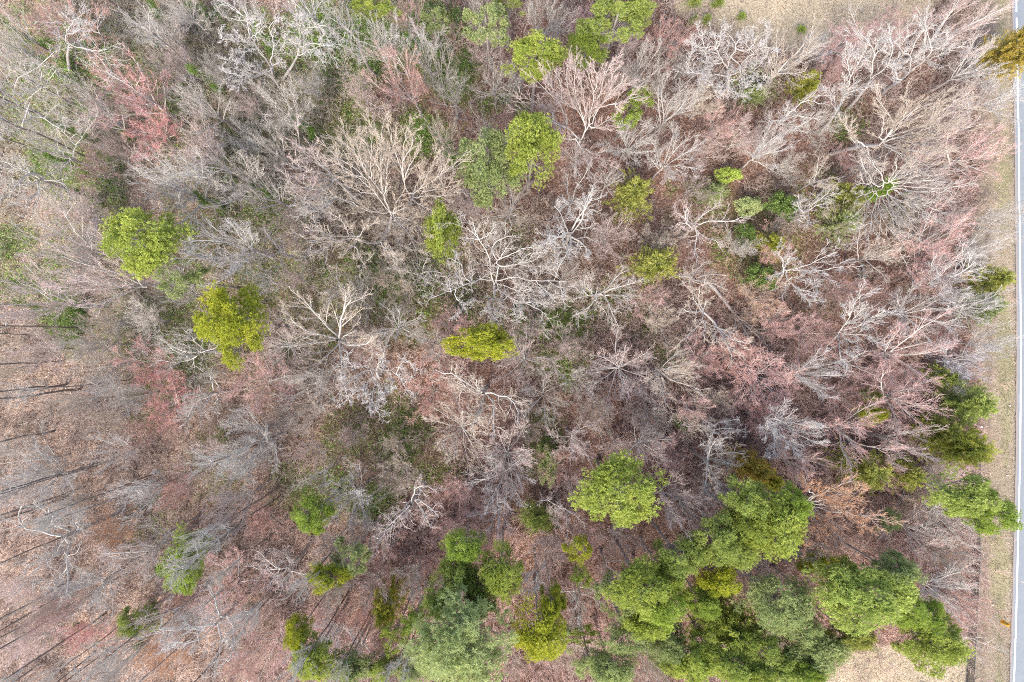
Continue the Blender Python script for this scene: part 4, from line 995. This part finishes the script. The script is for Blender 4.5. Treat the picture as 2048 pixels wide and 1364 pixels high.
# ------------------------------------------------------------------ labels of the bare trees: look first, then the landmark they stand beside
LM = [(280,480,'the wide yellow green left pine'),(455,645,'the lone lime pine'),(885,460,'the narrow upright middle pine'),(962,684,'the flat lime pine below centre'),(1066,286,'the rounded yellow green upper pine'),
 (1177,84,'the round bright pine near top'),(1265,390,'the olive gold cedar'),(1310,530,'the round dark olive cedar'),(1568,412,'the glossy broadleaf tree'),(1524,556,'the glossy shrub by the fallen trunk'),
 (2022,105,'the golden cedars over the road'),(1930,805,'the tall roadside cedar'),(1922,892,'the golden tipped roadside cedar'),(1746,832,'the small lime pine at right'),(1515,945,'the golden cedar clump'),
 (1725,938,'the large feathery olive cedar'),(1955,1010,'the pine overhanging the verge'),(1240,985,'the large open lower pine'),(1560,1060,'the big pine by the orange tree'),(1730,1200,'the biggest lower right pine'),
 (922,1292,'the great coarse bottom pine'),(620,1030,'the lone oval pine at lower left'),(362,1130,'the tall narrow lower left pine'),(268,1245,'the small bottom left pine'),(1455,115,'the bright white tree by the field'),
 (990,570,'the sprawling central oak'),(745,765,'the white drooping tree left of centre'),(1790,390,'the star shaped ivy tree'),(1665,1025,'the orange tan tree'),(740,340,'the great fan tree'),
 (265,180,'the red tree at upper left'),(320,790,'the red trees at left'),(500,100,'the white limbed tree near top left'),(1700,650,'the whitest tree among pink crowns'),(1465,620,'the fallen tree'),(0,0,'the top left corner'),(0,700,'the left edge midway'),(0,1364,'the bottom left corner'),(1072,1036,'the soft green shrub lower middle'),(1002,1150,'the lower middle pine cluster'),(1395,1330,'the bottom edge pines')]
ORD = ['nearest', 'second', 'third', 'fourth', 'fifth', 'sixth', 'seventh', 'eighth', 'ninth', 'tenth', 'eleventh', 'twelfth']
SH = {'fan': 'fan shaped', 'oak': 'gnarled', 'fine': 'fine twigged', 'star': 'radiating', 'pole': 'thin dark trunked', 'leafy': 'leaf holding'}
buck = {}
for (o, px, py, r, col, st_) in THINGS:
    best = None
    for (lx, ly, nm) in LM:
        d = math.hypot(px-lx, py-ly)
        if d < 12 and 'red' in nm: d += 0
        if best is None or d < best[0]: best = (d, lx, ly, nm)
    d, lx, ly, nm = best
    dx, dy = px-lx, py-ly
    if abs(dx) > 1.0*abs(dy): dr = 'right of' if dx > 0 else 'left of'
    else: dr = 'below' if dy > 0 else 'above'
    o['group'] = 'thin trunked trees leaning into view' if st_ == 'pole' else 'leafless trees of the wood'
    o['category'] = 'tree'
    if st_ == 'pole': o['group'] = 'tall thin trunks at the left'
    sw = 'small ' if r < 42 else ('large ' if r > 72 else '')
    key = (CW[col], SH[st_], sw, dr, nm) if st_ != 'pole' else ('', SH[st_], '', dr, nm)
    buck.setdefault(key, []).append((d, o))
for (cw, sh, sw, dr, nm), lst in buck.items():
    lst.sort(key=lambda t: t[0])
    for i, (d, o) in enumerate(lst):
        head = f'{sw}{cw} {sh} tree'.replace('  ', ' ').strip()
        if len(lst) > 1: head += f', {ORD[min(i, 11)]}'
        o['label'] = f'{head} {dr} {nm}' if len(lst) > 1 else f'{head} {dr} {nm}'

# ------------------------------------------------------------------ roadside fence, warning sign, litter
M_black, nt = newmat('dark_metal'); finish(nt, lin(58, 56, 58), .5)
def box(A, c, s, rz=0.0):
    v = np.array([(x, y, z) for x in (-.5, .5) for y in (-.5, .5) for z in (-.5, .5)])*np.array(s)
    ca, sa = math.cos(rz), math.sin(rz)
    v = np.stack([v[:, 0]*ca-v[:, 1]*sa, v[:, 0]*sa+v[:, 1]*ca, v[:, 2]], -1)+np.array(c)
    A.add(v, np.array([(0, 1, 3, 2), (4, 6, 7, 5), (0, 4, 5, 1), (2, 3, 7, 6), (0, 2, 6, 4), (1, 5, 7, 3)]))
HF = 1.05
ya = un(0, 925)[1]; yb = un(0, 1400)[1]
fx = lambda y: un(np.interp(682-y/S, [925, 1100, 1250, 1400], [1944.5, 1944, 1937.5, 1930]), 0)[0]
froot = bpy.data.objects.new('wire_fence', None); C.objects.link(froot); froot.location = (fx(ya), ya, 0)
tag(froot, 'low dark wire mesh fence running along the verge at lower right', 'fence')
off = np.array([fx(ya), ya, 0])
yp = np.arange(ya, yb, -2.0)
for y_ in yp:
    A = Acc(); P = np.array([[[fx(y_), y_, -.2], [fx(y_), y_, .5], [fx(y_), y_, HF+.05]]])-off; v, f = tubes(P, np.array([[.03, .03, .03]]), 8, rng(1)); A.add(v, f)
    v, f = tubes(np.array([[[fx(y_), y_, HF+.05], [fx(y_), y_, HF+.08], [fx(y_), y_, HF+.09]]])-off, np.array([[.038, .034, .004]]), 8, rng(1)); A.add(v, f)
    link('post', A.mesh('post', M_black), froot)
yy_ = np.linspace(ya, yb, 60)
for nm_, z_, r_ in (('top_rail', HF, .024), ('bottom_rail', .08, .016)):
    A = Acc(); P = np.stack([fx(yy_), yy_, np.full(60, z_)], -1)[None]-off; v, f = tubes(P, np.full((1, 60), r_*1.5), 6, rng(2)); A.add(v, f); link(nm_, A.mesh(nm_, M_black), froot)
A = Acc(); n_ = 420; yw = np.linspace(ya, yb, n_)
for s_ in (1, -1):
    P = np.stack([np.stack([fx(yw), yw, np.full(n_, .08)], -1), np.stack([fx(yw), yw+s_*.45, np.full(n_, HF)], -1)], 1)-off
    keep = (yw+s_*.45 <= ya) & (yw+s_*.45 >= yb); v, f = tubes(P[keep], np.full((keep.sum(), 2), .007), 3, rng(3)); A.add(v, f)
link('wire_mesh', A.mesh('wire_mesh', M_black), froot)

M_orange, nt = newmat('orange_sheet'); tc = nd(nt, 'ShaderNodeTexCoord'); a = mixc(nt, noise(nt, 5, 2, tc.outputs['Object']), lin(250, 150, 40), lin(245, 195, 50)); finish(nt, a, .5)
M_ink, nt = newmat('sign_black'); finish(nt, lin(70, 46, 14), .6)
M_steel, nt = newmat('galvanised_steel'); finish(nt, lin(150, 150, 150), .4)
zs = 1.7; sx_, sy_ = un(2010.5, 1246.5, zs)
sroot = bpy.data.objects.new('warning_sign', None); C.objects.link(sroot); sroot.location = (sx_, sy_, 0); sroot.rotation_euler = (0, 0, R(-9))
tag(sroot, 'orange diamond warning sign standing on the verge beside the road edge', 'road sign')
A = Acc(); tilt = R(20); hw = .5
def signpt(u, v_, o):   # face leans back a little, facing the oncoming (+y) side
    return np.array([u, o*math.cos(tilt)-v_*math.sin(tilt)*-1*-1, zs+v_*math.cos(tilt)+o*math.sin(tilt)])
n8 = []
for (u, v_) in ((0, -hw), (hw, 0), (0, hw), (-hw, 0)):
    n8.append(signpt(u, v_, 0)); 
for (u, v_) in ((0, -hw), (hw, 0), (0, hw), (-hw, 0)):
    n8.append(signpt(u, v_, .012))
A.add(np.array(n8), np.array([(0, 1, 2, 3), (7, 6, 5, 4), (0, 4, 5, 1), (1, 5, 6, 2), (2, 6, 7, 3), (3, 7, 4, 0)]))
link('sign_panel', A.mesh('sign_panel', M_orange), sroot)
A = Acc()
for (u0, u1, v0, v1) in ((-.22, .22, .10, .17), (-.26, .26, -.04, .03), (-.18, .18, -.18, -.11)):
    q = np.array([signpt(u0, v0, .016), signpt(u1, v0, .016), signpt(u1, v1, .016), signpt(u0, v1, .016)]); A.add(q, np.array([(3, 2, 1, 0)]))
link('sign_marking', A.mesh('sign_marking', M_ink), sroot)
A = Acc(); v, f = tubes(np.array([[[0, -.03, -.2], [0, -.03, .8], [0, -.03, zs+.2]]]), np.array([[.025]*3]), 8, rng(1)); A.add(v, f); link('post', A.mesh('post', M_steel), sroot)
A = Acc()
for a_ in (.7, 2.4, 3.9, 5.5):
    v, f = tubes(np.array([[[0, -.03, .35], [.5*math.cos(a_), .5*math.sin(a_), .02]]]), np.array([[.014, .014]]), 5, rng(1)); A.add(v, f)
link('stand_legs', A.mesh('stand_legs', M_steel), sroot)

# small pale roadside bits
M_white, nt = newmat('white_plastic'); finish(nt, lin(240, 236, 232), .4)
def utility():
    x_, y_ = un(1962.5, 853.5, .7)
    r_ = bpy.data.objects.new('marker_post', None); C.objects.link(r_); r_.location = (x_, y_, 0)
    tag(r_, 'short white topped marker post beside the golden tipped roadside cedar', 'post')
    A = Acc(); v, f = tubes(np.array([[[0, 0, -.1], [0, 0, .4], [0, 0, .68]]]), np.array([[.05, .05, .05]]), 10, rng(1)); A.add(v, f); link('shaft', A.mesh('shaft', M_steel), r_)
    A = Acc(); v, f = tubes(np.array([[[0, 0, .66], [0, 0, .76], [0, 0, .80], [0, 0, .81]]]), np.array([[.09, .09, .06, .004]]), 12, rng(1)); A.add(v, f); link('cap', A.mesh('cap', M_white), r_)
utility()
def litter_bit(px, py, s, mat, lab, k):
    x_, y_ = un(px, py); rg = rng(k); n_ = 9; a_ = np.sort(rg.uniform(0, 6.28, n_)); rr_ = s*rg.uniform(.6, 1, n_)
    top = np.stack([np.cos(a_)*rr_, np.sin(a_)*rr_*.7, .05+rg.uniform(0, .04, n_)], -1); bot = top*np.array([1.05, 1.05, 0])-np.array([0, 0, .05])
    V = np.concatenate([top, bot, [[0, 0, .11]]]); i = np.arange(n_); j = (i+1) % n_
    o = link('scrap_of_litter', mesh_np('scrap_of_litter', V, [np.stack([i+n_, j+n_, j, i], -1), np.stack([i, j, np.full(n_, 2*n_)], -1)], None, None, mat)); o.location = (x_, y_, -.03)
    tag(o, lab, 'litter', 'scraps of litter on the verge')
M_peach, nt = newmat('faded_card'); finish(nt, lin(236, 190, 150), .8)
litter_bit(1975, 835, .11, M_white, 'white scrap right of the green roadside cedar', 1)
litter_bit(2020, 811, .09, M_white, 'white scrap on the verge by the road, highest of the lower scraps', 2)
litter_bit(2015.5, 951, .09, M_white, 'white scrap on the verge level with the fence start', 3)
litter_bit(1985.5, 1210, .13, M_peach, 'peach coloured scrap on the verge above the orange sign', 4)
litter_bit(1956, 1146, .12, M_white, 'pale scrap just right of the fence', 5)
litter_bit(1996, 37, .09, M_white, 'white scrap on the verge above the golden cedars', 6)
litter_bit(1968, 462, .13, M_peach, 'peach coloured scrap on the upper verge', 7)
print('objects', len(C.objects))
